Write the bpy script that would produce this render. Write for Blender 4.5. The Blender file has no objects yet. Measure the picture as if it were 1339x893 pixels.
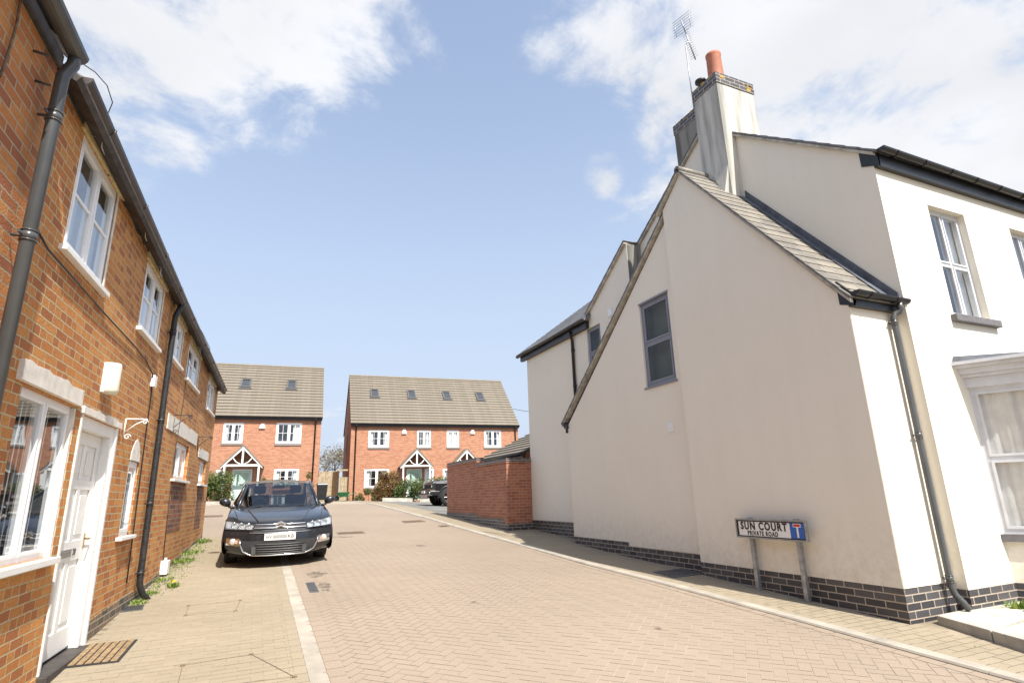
import bpy, bmesh, math, random
from mathutils import Vector, Matrix
from mathutils.geometry import tessellate_polygon
R = math.radians
random.seed(7)
S = bpy.context.scene
C = S.collection

# ------------------------------------------------------------------ camera
YAW = R(24.354); PITCH = 0.264726; ROLL = -0.0294895
def _w(v): return Vector((v[0]*math.cos(YAW)+v[1]*math.sin(YAW), -v[0]*math.sin(YAW)+v[1]*math.cos(YAW), v[2]))
_f = _w((0, math.cos(PITCH), math.sin(PITCH)))
_u0 = Vector((0, -math.sin(PITCH), math.cos(PITCH))); _r0 = Vector((1, 0, 0))
_rt = _w(math.cos(ROLL)*_r0 + math.sin(ROLL)*_u0); _up = _w(-math.sin(ROLL)*_r0 + math.cos(ROLL)*_u0)
cam = bpy.data.cameras.new('camera'); co = bpy.data.objects.new('camera', cam); C.objects.link(co)
M = Matrix((( _rt.x, _up.x, -_f.x, 0), (_rt.y, _up.y, -_f.y, 0), (_rt.z, _up.z, -_f.z, 1.5), (0, 0, 0, 1)))
co.matrix_world = M
cam.sensor_width = 36; cam.lens = 736.388/1339*36; cam.clip_end = 2000; cam.clip_start = 0.05
S.camera = co

# ------------------------------------------------------------------ light
SUN_AZ = 169.0; SUN_EL = 52.5           # compass, clockwise from +Y
sd = Vector((math.sin(R(SUN_AZ))*math.cos(R(SUN_EL)), math.cos(R(SUN_AZ))*math.cos(R(SUN_EL)), math.sin(R(SUN_EL))))
sun = bpy.data.lights.new('sun', 'SUN'); sun.energy = 4.7; sun.angle = R(0.55); sun.color = (1, 0.96, 0.87)
so = bpy.data.objects.new('sun', sun); C.objects.link(so); so.rotation_euler = (-sd).to_track_quat('-Z', 'Y').to_euler()
so.location = (0, -20, 30)
S.view_settings.view_transform = 'Standard'; S.view_settings.look = 'None'; S.view_settings.gamma = 1
S.view_settings.exposure = 0.79; S.view_settings.use_curve_mapping = False
W = bpy.data.worlds.new('World'); S.world = W; W.use_nodes = True
def build_world():
    nt = W.node_tree; N = nt.nodes; L = nt.links; N.clear()
    def nd(t, **k):
        n = N.new(t)
        for a, b in k.items(): setattr(n, a, b)
        return n
    def math_(op, a, b=None, clamp=False):
        n = nd('ShaderNodeMath', operation=op, use_clamp=clamp)
        for i, v in enumerate((a, b)):
            if v is None: continue
            if isinstance(v, (int, float)): n.inputs[i].default_value = v
            else: L.new(v, n.inputs[i])
        return n.outputs[0]
    out = nd('ShaderNodeOutputWorld'); bg = nd('ShaderNodeBackground'); bg.inputs[1].default_value = 0.1
    sky = nd('ShaderNodeTexSky', sky_type='NISHITA'); sky.sun_disc = False
    sky.sun_elevation = R(SUN_EL); sky.sun_rotation = R(SUN_AZ); sky.air_density = 1.0; sky.dust_density = 2.2; sky.ozone_density = 1.6
    tc = nd('ShaderNodeTexCoord'); vec = tc.outputs['Generated']
    sep = nd('ShaderNodeSeparateXYZ'); L.new(vec, sep.inputs[0])
    # cloud deck: project the view direction on a plane high above so clouds foreshorten towards the horizon
    zc = math_('ADD', math_('MAXIMUM', sep.outputs[2], 0.0), 0.22)
    comb = nd('ShaderNodeCombineXYZ')
    L.new(math_('DIVIDE', sep.outputs[0], zc), comb.inputs[0]); L.new(math_('DIVIDE', sep.outputs[1], zc), comb.inputs[1])
    n1 = nd('ShaderNodeTexNoise'); n1.inputs['Scale'].default_value = 4.2; n1.inputs['Detail'].default_value = 9; n1.inputs['Roughness'].default_value = 0.62; n1.inputs['Distortion'].default_value = 0.25
    L.new(comb.outputs[0], n1.inputs['Vector'])
    # cloud banks in the parts of the sky where they hang
    def blob(px, py, rad, amt):
        x = (px-669.5); y = (py-446.5)
        d = (_rt*x - _up*y + _f*736.388).normalized()
        dp = nd('ShaderNodeVectorMath', operation='DOT_PRODUCT'); L.new(vec, dp.inputs[0]); dp.inputs[1].default_value = d
        c = math.cos(R(rad))
        v = math_('MULTIPLY', math_('SUBTRACT', dp.outputs['Value'], c), 1.0/(1-c), )
        v = math_('MAXIMUM', v, 0.0)
        v = math_('MULTIPLY', math_('MULTIPLY', v, v), math_('SUBTRACT', 3.0, math_('MULTIPLY', v, 2.0)))
        return math_('MULTIPLY', v, amt)
    acc = None
    for b in ((170, 0, 18, .50), (370, -40, 18, .52), (300, 100, 13, .24), (480, 20, 10, .36), (535, 80, 6, .22), (430, 100, 9, .26),
              (1000, 10, 25, .52), (1150, 60, 25, .54), (1320, 40, 25, .54), (860, 60, 15, .40), (950, 170, 14, .30), (1330, 190, 14, .22), (790, 222, 4, .42), (752, 172, 3.5, .32), (430, 590, 9, .25)):
        o = blob(*b); acc = o if acc is None else math_('MAXIMUM', acc, o)
    dens = math_('ADD', math_('MULTIPLY', n1.outputs['Fac'], 1.25), math_('SUBTRACT', acc, 0.72))
    ramp = nd('ShaderNodeMapRange'); ramp.interpolation_type = 'SMOOTHERSTEP'; L.new(dens, ramp.inputs[0])
    ramp.inputs[1].default_value = 0.12; ramp.inputs[2].default_value = 0.46; ramp.inputs[3].default_value = 0; ramp.inputs[4].default_value = 0.93
    n2 = nd('ShaderNodeTexNoise'); n2.inputs['Scale'].default_value = 1.7; n2.inputs['Detail'].default_value = 5; L.new(comb.outputs[0], n2.inputs['Vector'])
    cr = nd('ShaderNodeMapRange'); L.new(n2.outputs['Fac'], cr.inputs[0]); cr.inputs[1].default_value = .35; cr.inputs[2].default_value = .65; cr.inputs[3].default_value = 4.9; cr.inputs[4].default_value = 6.0
    cc = nd('ShaderNodeCombineXYZ'); L.new(cr.outputs[0], cc.inputs[0]); L.new(math_('MULTIPLY', cr.outputs[0], 1.01), cc.inputs[1]); L.new(math_('MULTIPLY', cr.outputs[0], 1.035), cc.inputs[2])
    # thin high haze, strongest low down
    hz = nd('ShaderNodeMapRange'); hz.interpolation_type = 'SMOOTHSTEP'; L.new(sep.outputs[2], hz.inputs[0]); hz.inputs[1].default_value = 0.0; hz.inputs[2].default_value = 0.80; hz.inputs[3].default_value = 0.95; hz.inputs[4].default_value = 0.32
    sc = nd('ShaderNodeVectorMath', operation='MULTIPLY'); L.new(sky.outputs[0], sc.inputs[0]); sc.inputs[1].default_value = (1.45, 1.5, 1.52)
    m0 = nd('ShaderNodeMix', data_type='RGBA'); L.new(hz.outputs[0], m0.inputs[0]); L.new(sc.outputs[0], m0.inputs[6]); m0.inputs[7].default_value = (3.75, 4.3, 5.25, 1)
    m1 = nd('ShaderNodeMix', data_type='RGBA'); L.new(ramp.outputs[0], m1.inputs[0]); L.new(m0.outputs[2], m1.inputs[6]); L.new(cc.outputs[0], m1.inputs[7])
    L.new(m1.outputs[2], bg.inputs[0]); L.new(bg.outputs[0], out.inputs[0])
build_world()

# ------------------------------------------------------------------ materials
MATS = {}
def new_mat(name):
    m = bpy.data.materials.new(name); m.use_nodes = True; MATS[name] = m
    nt = m.node_tree; nt.nodes.clear()
    out = nt.nodes.new('ShaderNodeOutputMaterial'); b = nt.nodes.new('ShaderNodeBsdfPrincipled'); nt.links.new(b.outputs[0], out.inputs[0])
    return m, nt, b
def rgb(n): return (*n, 1)
def noise(nt, scale, detail=4, coord='Object', rough=.55):
    tc = nt.nodes.new('ShaderNodeTexCoord'); n = nt.nodes.new('ShaderNodeTexNoise')
    n.inputs['Scale'].default_value = scale; n.inputs['Detail'].default_value = detail; n.inputs['Roughness'].default_value = rough
    nt.links.new(tc.outputs[coord], n.inputs['Vector']); return n
def mixc(nt, fac, a, b, mode='MIX'):
    m = nt.nodes.new('ShaderNodeMix'); m.data_type = 'RGBA'; m.blend_type = mode
    for i, v in ((0, fac), (6, a), (7, b)):
        if isinstance(v, (int, float)): m.inputs[i].default_value = v
        elif isinstance(v, tuple): m.inputs[i].default_value = v if len(v) == 4 else rgb(v)
        else: nt.links.new(v, m.inputs[i])
    return m.outputs[2]
def rng(nt, v, a, b, c, d, smooth=False):
    m = nt.nodes.new('ShaderNodeMapRange'); nt.links.new(v, m.inputs[0])
    if smooth: m.interpolation_type = 'SMOOTHSTEP'
    for i, x in enumerate((a, b, c, d)): m.inputs[i+1].default_value = x
    return m.outputs[0]
def bump(nt, b, h, strength, dist=.01):
    n = nt.nodes.new('ShaderNodeBump'); n.inputs['Strength'].default_value = strength; n.inputs['Distance'].default_value = dist
    nt.links.new(h, n.inputs['Height']); nt.links.new(n.outputs[0], b.inputs['Normal']); return n
def plain(name, col, rough=.6, metal=0, var=.12, scale=8, bmp=.0, spec=.5, coat=0):
    m, nt, b = new_mat(name)
    n = noise(nt, scale, 5)
    v = rng(nt, n.outputs['Fac'], .3, .7, 0, 1)
    dark = tuple(c*(1-var*1.6) for c in col); lite = tuple(min(1, c*(1+var)) for c in col)
    nt.links.new(mixc(nt, v, dark, lite), b.inputs['Base Color'])
    b.inputs['Roughness'].default_value = rough; b.inputs['Metallic'].default_value = metal
    b.inputs['Specular IOR Level'].default_value = spec; b.inputs['Coat Weight'].default_value = coat; b.inputs['Coat Roughness'].default_value = .03
    if bmp: bump(nt, b, noise(nt, scale*12, 3).outputs['Fac'], bmp, .004)
    return m
def brick(name, c1, c2, c3, mortar, bw=.225, bh=.075, ms=.011, bmp=.6, rough=.85, dirt=.35, wob=.0, squash=None, speck=.4):
    m, nt, b = new_mat(name)
    tc = nt.nodes.new('ShaderNodeTexCoord'); uv = tc.outputs['UV']
    if wob:
        nn = nt.nodes.new('ShaderNodeTexNoise'); nn.inputs['Scale'].default_value = 5; nn.inputs['Detail'].default_value = 3; nt.links.new(uv, nn.inputs['Vector'])
        sb = nt.nodes.new('ShaderNodeVectorMath'); sb.operation = 'SUBTRACT'; nt.links.new(nn.outputs['Color'], sb.inputs[0]); sb.inputs[1].default_value = (.5, .5, .5)
        ml = nt.nodes.new('ShaderNodeVectorMath'); ml.operation = 'SCALE'; nt.links.new(sb.outputs[0], ml.inputs[0]); ml.inputs[3].default_value = wob
        ad = nt.nodes.new('ShaderNodeVectorMath'); nt.links.new(uv, ad.inputs[0]); nt.links.new(ml.outputs[0], ad.inputs[1]); uv = ad.outputs[0]
    def bt(a, c, mo):
        t = nt.nodes.new('ShaderNodeTexBrick'); nt.links.new(uv, t.inputs['Vector']); t.offset = .5
        if squash: t.squash, t.squash_frequency = squash
        t.inputs['Color1'].default_value = rgb(a); t.inputs['Color2'].default_value = rgb(c); t.inputs['Mortar'].default_value = rgb(mo)
        t.inputs['Scale'].default_value = 1; t.inputs['Brick Width'].default_value = bw; t.inputs['Row Height'].default_value = bh
        t.inputs['Mortar Size'].default_value = ms/2; t.inputs['Mortar Smooth'].default_value = .15; t.inputs['Bias'].default_value = 0
        return t
    t = bt((0, 0, 0), (1, 1, 1), (.5, .5, .5))
    # brick tint: random per brick, then three-way ramp
    rp = nt.nodes.new('ShaderNodeValToRGB'); nt.links.new(t.outputs['Color'], rp.inputs[0])
    e = rp.color_ramp.elements; e[0].position = .12; e[0].color = rgb(c3); e[1].position = .9; e[1].color = rgb(c2)
    k = e.new(.42); k.color = rgb(c1)
    n = noise(nt, 38, 5, rough=.7); col = mixc(nt, rng(nt, n.outputs['Fac'], .38, .66, 0, speck), rp.outputs[0], tuple(x*.62 for x in c1))
    big = noise(nt, .9, 5); col = mixc(nt, rng(nt, big.outputs['Fac'], .45, .75, 0, dirt), col, tuple(x*.55 for x in c3))
    mcol = mixc(nt, rng(nt, noise(nt, 14, 4).outputs['Fac'], .3, .7, 0, .6), mortar, tuple(x*.6 for x in mortar))
    fin = mixc(nt, t.outputs['Fac'], col, mcol)
    nt.links.new(fin, b.inputs['Base Color']); b.inputs['Roughness'].default_value = rough
    h = nt.nodes.new('ShaderNodeMath'); h.operation = 'MULTIPLY_ADD'; nt.links.new(t.outputs['Fac'], h.inputs[0]); h.inputs[1].default_value = -1
    n3 = noise(nt, 60, 4); nt.links.new(rng(nt, n3.outputs['Fac'], 0, 1, 0, 1.0), h.inputs[2])
    bump(nt, b, h.outputs[0], bmp, .008)
    return m
brick('old_brick', (.53, .200, .046), (.63, .285, .072), (.38, .125, .040), (.55, .46, .27), dirt=.30, bmp=1.0, wob=.016, ms=.012, squash=(.55, 3), speck=.65)
brick('tall_brick', (.49, .18, .048), (.58, .25, .07), (.31, .10, .042), (.42, .36, .25), bmp=.7, wob=.010, ms=.011, speck=.5)
brick('infill_brick', (.24, .085, .045), (.32, .12, .055), (.10, .05, .04), (.33, .25, .16), bmp=.6, wob=.006)
brick('old_plinth', (.15, .115, .085), (.26, .17, .10), (.08, .07, .06), (.45, .38, .26), bmp=.9, wob=.012, ms=.014)
brick('new_brick', (.42, .180, .098), (.475, .222, .124), (.36, .138, .076), (.46, .36, .28), bmp=.35, dirt=.12, ms=.010)
brick('garden_brick', (.37, .135, .07), (.43, .17, .09), (.31, .105, .055), (.44, .34, .27), bmp=.5, dirt=.15, ms=.010)
brick('blue_brick', (.060, .058, .064), (.095, .09, .094), (.035, .034, .04), (.46, .38, .30), bmp=.5, bh=.0765, dirt=.1, rough=.42, ms=.013)
def render_mat(name, col, streak=.1, lo=.48, hi=.78, ssc=1.2):
    m, nt, b = new_mat(name)
    tc = nt.nodes.new('ShaderNodeTexCoord'); mp = nt.nodes.new('ShaderNodeMapping'); mp.inputs['Scale'].default_value = (3.5, 3.5, .35)
    nt.links.new(tc.outputs['Object'], mp.inputs[0]); n = nt.nodes.new('ShaderNodeTexNoise'); n.inputs['Scale'].default_value = ssc; n.inputs['Detail'].default_value = 7
    nt.links.new(mp.outputs[0], n.inputs['Vector'])
    c = mixc(nt, rng(nt, n.outputs['Fac'], lo, hi, 0, streak), col, tuple(x*.45 for x in col))
    nh = noise(nt, 9, 6, rough=.75); c = mixc(nt, rng(nt, nh.outputs['Fac'], .5, .8, 0, .10), c, tuple(x*.7 for x in col))
    sx = nt.nodes.new('ShaderNodeSeparateXYZ'); nt.links.new(tc.outputs['Object'], sx.inputs[0]); sp_ = nt.nodes.new('ShaderNodeMath'); sp_.operation = 'MULTIPLY'; nt.links.new(rng(nt, sx.outputs[2], 1.25, .45, 0, .5), sp_.inputs[0]); nt.links.new(rng(nt, nh.outputs['Fac'], .42, .66, 0, 1), sp_.inputs[1]); c = mixc(nt, sp_.outputs[0], c, (col[0]*.72, col[1]*.66, col[2]*.56))
    n2 = noise(nt, .7, 5); c = mixc(nt, rng(nt, n2.outputs['Fac'], .4, .7, 0, .12), c, (col[0]*.82, col[1]*.78, col[2]*.7))
    nt.links.new(c, b.inputs['Base Color']); b.inputs['Roughness'].default_value = .92; b.inputs['Specular IOR Level'].default_value = .2
    bump(nt, b, noise(nt, 160, 2).outputs['Fac'], .28, .004); return m
render_mat('cream_render', (.79, .74, .64), .045)
render_mat('main_render', (.765, .74, .67), .14)
render_mat('grey_render', (.66, .63, .57), .30)
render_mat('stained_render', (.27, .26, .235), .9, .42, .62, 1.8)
def slate_mat(name, a, c, d, bw, bh, ms=.006):
    m, nt, b = new_mat(name)
    t = nt.nodes.new('ShaderNodeTexBrick'); tc = nt.nodes.new('ShaderNodeTexCoord'); nt.links.new(tc.outputs['UV'], t.inputs['Vector']); t.offset = .5
    t.inputs['Color1'].default_value = (0, 0, 0, 1); t.inputs['Color2'].default_value = (1, 1, 1, 1); t.inputs['Mortar'].default_value = (.5, .5, .5, 1)
    t.inputs['Scale'].default_value = 1; t.inputs['Brick Width'].default_value = bw; t.inputs['Row Height'].default_value = bh; t.inputs['Mortar Size'].default_value = ms/2; t.inputs['Mortar Smooth'].default_value = .1
    rp = nt.nodes.new('ShaderNodeValToRGB'); nt.links.new(t.outputs['Color'], rp.inputs[0]); e = rp.color_ramp.elements
    e[0].color = rgb(a); e[1].color = rgb(c); e[0].position = .1; e[1].position = .9; k = e.new(.5); k.color = rgb(d)
    n = noise(nt, 22, 5); col = mixc(nt, rng(nt, n.outputs['Fac'], .35, .7, 0, .5), rp.outputs[0], tuple(x*.6 for x in a))
    fin = mixc(nt, t.outputs['Fac'], col, (.03, .03, .03)); nt.links.new(fin, b.inputs['Base Color']); b.inputs['Roughness'].default_value = .62
    h = nt.nodes.new('ShaderNodeMath'); h.operation = 'MULTIPLY_ADD'; nt.links.new(t.outputs['Fac'], h.inputs[0]); h.inputs[1].default_value = -1; nt.links.new(n.outputs['Fac'], h.inputs[2])
    bump(nt, b, h.outputs[0], .5, .005); return m
slate_mat('old_slate', (.165, .15, .13), (.285, .25, .20), (.22, .198, .168), .26, .20)
slate_mat('grey_slate', (.13, .13, .135), (.21, .21, .21), (.17, .17, .17), .25, .20)
slate_mat('concrete_tile', (.190, .160, .122), (.215, .182, .140), (.202, .171, .130), .30, 50.0, .004)
render_mat('chimney_render', (.55, .535, .49), .95, .44, .66, 1.6)
def paving(name, c1, c2, c3, rough=.85, stain=.35, sc=.55):
    m, nt, b = new_mat(name)
    at = nt.nodes.new('ShaderNodeAttribute'); at.attribute_name = 'tint'
    rp = nt.nodes.new('ShaderNodeValToRGB'); nt.links.new(at.outputs['Fac'], rp.inputs[0]); e = rp.color_ramp.elements
    e[0].color = rgb(c1); e[1].color = rgb(c3); k = e.new(.5); k.color = rgb(c2)
    n = noise(nt, sc, 6, rough=.6); c = mixc(nt, rng(nt, n.outputs['Fac'], .38, .68, 0, stain), rp.outputs[0], tuple(x*.68 for x in c2))
    n2 = noise(nt, 3.1, 6, rough=.7); c = mixc(nt, rng(nt, n2.outputs['Fac'], .55, .75, 0, stain*.9), c, (c2[0]*1.12, c2[1]*1.12, c2[2]*1.1))
    n3 = noise(nt, 90, 3); c = mixc(nt, rng(nt, n3.outputs['Fac'], .3, .7, 0, .35), c, tuple(x*.72 for x in c1))
    nt.links.new(c, b.inputs['Base Color']); b.inputs['Roughness'].default_value = rough; b.inputs['Specular IOR Level'].default_value = .25
    bump(nt, b, n3.outputs['Fac'], .25, .003); return m
paving('road_block', (.310, .245, .188), (.316, .251, .192), (.322, .253, .195), stain=.42, sc=.35)
paving('buff_block', (.305, .252, .18), (.325, .27, .193), (.338, .282, .20), stain=.45, sc=.8)
paving('court_block', (.30, .245, .185), (.325, .265, .198), (.33, .265, .20), stain=.35)
plain('joint_sand', (.40, .33, .25), .95, var=.12, scale=3)
plain('joint_dark', (.26, .21, .15), .95, var=.3, scale=3)
plain('soil', (.16, .13, .08), .95, var=.4, scale=1.5, bmp=.5)
plain('asphalt', (.17, .165, .15), .9, var=.2, scale=1.2, bmp=.5)
plain('kerb_concrete', (.36, .32, .265), .85, var=.15, scale=3, bmp=.4)
plain('slab_concrete', (.44, .41, .35), .88, var=.2, scale=4, bmp=.5)
m, nt, b = new_mat('road_stain'); b.inputs['Base Color'].default_value = (.16, .13, .10, 1); b.inputs['Roughness'].default_value = .7
nt.links.new(rng(nt, noise(nt, 7, 6, rough=.75).outputs['Fac'], .42, .62, 0, .8), b.inputs['Alpha'])
plain('white_paint', (.80, .79, .76), .45, var=.04, scale=6)
plain('white_upvc', (.82, .82, .82), .3, var=.02)
plain('plaster_white', (.72, .67, .60), .9, var=.12, scale=10, bmp=.6)
plain('plaster_buff', (.52, .42, .22), .95, var=.2, scale=12, bmp=.6)
plain('grey_frame', (.21, .22, .26), .42, var=.05)
plain('grey_white_frame', (.60, .61, .64), .4, var=.05)
plain('black_plastic', (.018, .018, .02), .35, var=.2)
plain('grey_plastic', (.075, .078, .080), .30, var=.15, scale=3)
plain('brown_plastic', (.07, .055, .052), .40, var=.2)
plain('cast_iron', (.022, .022, .024), .45, var=.4, scale=30, bmp=.4)
plain('lead', (.10, .11, .13), .55, var=.25, scale=6)
plain('terracotta', (.46, .17, .10), .7, var=.15, scale=10)
plain('galvanised', (.36, .37, .38), .45, .6, var=.2, scale=12)
plain('dark_wood', (.055, .045, .040), .7, var=.3, scale=10)
plain('timber', (.40, .32, .21), .85, var=.25, scale=5)
plain('mint_paint', (.50, .66, .56), .45, var=.03)
plain('sill_stone', (.15, .14, .145), .7, var=.2, scale=10, bmp=.3)
plain('verge_mortar', (.46, .43, .37), .9, var=.25, scale=8, bmp=.5)
plain('sill_brick', (.25, .215, .20), .8, var=.3, scale=20)
plain('sign_white', (.78, .77, .74), .4, var=.03)
plain('sign_black', (.012, .012, .014), .5, var=.1)
plain('sign_blue', (.02, .11, .42), .35, var=.05)
plain('sign_red', (.50, .02, .025), .4, var=.05)
plain('steel', (.55, .54, .52), .32, 1, var=.1)
plain('brass', (.5, .33, .14), .35, 1, var=.1)
plain('curtain', (.80, .79, .76), .9, var=.08, scale=5)
plain('blind', (.66, .72, .78), .7, var=.05)
plain('interior_dark', (.05, .047, .043), .9, var=.2)
plain('room_wall', (.40, .36, .30), .9, var=.1)
plain('lamp_plastic', (.68, .66, .55), .4, var=.1, scale=14)
plain('copper_mat', (.27, .18, .095), .95, var=.3, scale=30, bmp=.6)
plain('rubber', (.025, .025, .027), .8, var=.2)
plain('flower_red', (.55, .02, .03), .6); plain('flower_yellow', (.8, .6, .02), .6)
plain('green_plastic', (.03, .13, .05), .4, var=.1)
plain('lichen', (.50, .32, .06), .95, var=.3, scale=30)
plain('cover_iron', (.115, .115, .115), .55, .3, var=.3, scale=40, bmp=.6)
plain('rust_iron', (.19, .13, .085), .75, .2, var=.3, scale=20, bmp=.6)
# car paint and car trims
m, nt, b = new_mat('car_paint'); b.inputs['Base Color'].default_value = (.012, .0145, .020, 1); b.inputs['Metallic'].default_value = .35; b.inputs['Roughness'].default_value = .32
b.inputs['Coat Weight'].default_value = 1; b.inputs['Coat Roughness'].default_value = .03
nt.links.new(rng(nt, noise(nt, 6, 4).outputs['Fac'], .3, .7, .26, .40), b.inputs['Roughness'])
m, nt, b = new_mat('black_car_paint'); b.inputs['Base Color'].default_value = (.012, .013, .016, 1); b.inputs['Roughness'].default_value = .25; b.inputs['Coat Weight'].default_value = 1
nt.links.new(rng(nt, noise(nt, 6, 4).outputs['Fac'], .3, .7, .2, .35), b.inputs['Roughness'])
plain('chrome', (.75, .76, .78), .12, 1, var=.02)
plain('tyre', (.022, .021, .02), .85, var=.3, scale=20)
plain('alloy', (.45, .46, .47), .3, .9, var=.05)
plain('reflector', (.85, .86, .87), .22, .55, var=.25, scale=40)
plain('lens_amber', (.50, .33, .24), .2)
def glass(name, tint=(.75, .8, .82), refl=.1, mul=1.5):
    m = bpy.data.materials.new(name); m.use_nodes = True; MATS[name] = m; nt = m.node_tree; nt.nodes.clear()
    out = nt.nodes.new('ShaderNodeOutputMaterial'); mx = nt.nodes.new('ShaderNodeMixShader')
    tr = nt.nodes.new('ShaderNodeBsdfTransparent'); tr.inputs[0].default_value = rgb(tint)
    gl = nt.nodes.new('ShaderNodeBsdfGlossy'); gl.inputs['Roughness'].default_value = .015; gl.inputs[0].default_value = (.95, .97, 1, 1)
    lw = nt.nodes.new('ShaderNodeLayerWeight'); fr = nt.nodes.new('ShaderNodeMath'); fr.operation = 'POWER'; nt.links.new(lw.outputs['Facing'], fr.inputs[0]); fr.inputs[1].default_value = 4.0
    ma = nt.nodes.new('ShaderNodeMath'); ma.operation = 'MULTIPLY_ADD'; nt.links.new(fr.outputs[0], ma.inputs[0]); ma.inputs[1].default_value = mul*.62; ma.inputs[2].default_value = refl+.045; ma.use_clamp = True
    tc = nt.nodes.new('ShaderNodeTexCoord'); n = nt.nodes.new('ShaderNodeTexNoise'); n.inputs['Scale'].default_value = 1.3; nt.links.new(tc.outputs['Object'], n.inputs['Vector'])
    bm = nt.nodes.new('ShaderNodeBump'); bm.inputs['Strength'].default_value = .05; bm.inputs['Distance'].default_value = .05; nt.links.new(n.outputs['Fac'], bm.inputs['Height']); nt.links.new(bm.outputs[0], gl.inputs['Normal'])
    nt.links.new(ma.outputs[0], mx.inputs[0]); nt.links.new(tr.outputs[0], mx.inputs[1]); nt.links.new(gl.outputs[0], mx.inputs[2]); nt.links.new(mx.outputs[0], out.inputs[0])
glass('glass', (.93, .95, .95), .09)
glass('dim_glass', (.62, .64, .58), .0, mul=.42)
plain('reflection_backing', (.24, .245, .215), .9, var=.2, scale=1.5)  # grey-green behind the grey-framed panes, painted in place of their reflection
glass('car_glass', (.50, .55, .56), .05, mul=1.2)
glass('lamp_glass', (.85, .88, .9), .08)
def leafmat(name, a, c, d, tr=.3):
    m, nt, b = new_mat(name)
    at = nt.nodes.new('ShaderNodeAttribute'); at.attribute_name = 'tint'
    rp = nt.nodes.new('ShaderNodeValToRGB'); nt.links.new(at.outputs['Fac'], rp.inputs[0]); e = rp.color_ramp.elements
    e[0].color = rgb(a); e[1].color = rgb(d); k = e.new(.55); k.color = rgb(c)
    nt.links.new(rp.outputs[0], b.inputs['Base Color']); b.inputs['Roughness'].default_value = .5
    tl = nt.nodes.new('ShaderNodeBsdfTranslucent'); nt.links.new(rp.outputs[0], tl.inputs[0]); mx = nt.nodes.new('ShaderNodeMixShader'); mx.inputs[0].default_value = tr
    nt.links.new(b.outputs[0], mx.inputs[1]); nt.links.new(tl.outputs[0], mx.inputs[2])
    nt.links.new(mx.outputs[0], [n for n in nt.nodes if n.type == 'OUTPUT_MATERIAL'][0].inputs[0])
leafmat('leaf_hedge', (.035, .06, .012), (.085, .12, .025), (.19, .20, .05), .2)
leafmat('leaf_red', (.16, .03, .02), (.20, .13, .04), (.22, .24, .06))
leafmat('leaf_olive', (.10, .11, .035), (.20, .18, .06), (.30, .24, .09))
leafmat('leaf_weed', (.08, .14, .02), (.17, .25, .04), (.30, .38, .08))
leafmat('leaf_twig', (.20, .17, .13), (.27, .24, .18), (.33, .30, .22))
plain('bark', (.17, .14, .11), .9, var=.3, scale=6)

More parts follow.
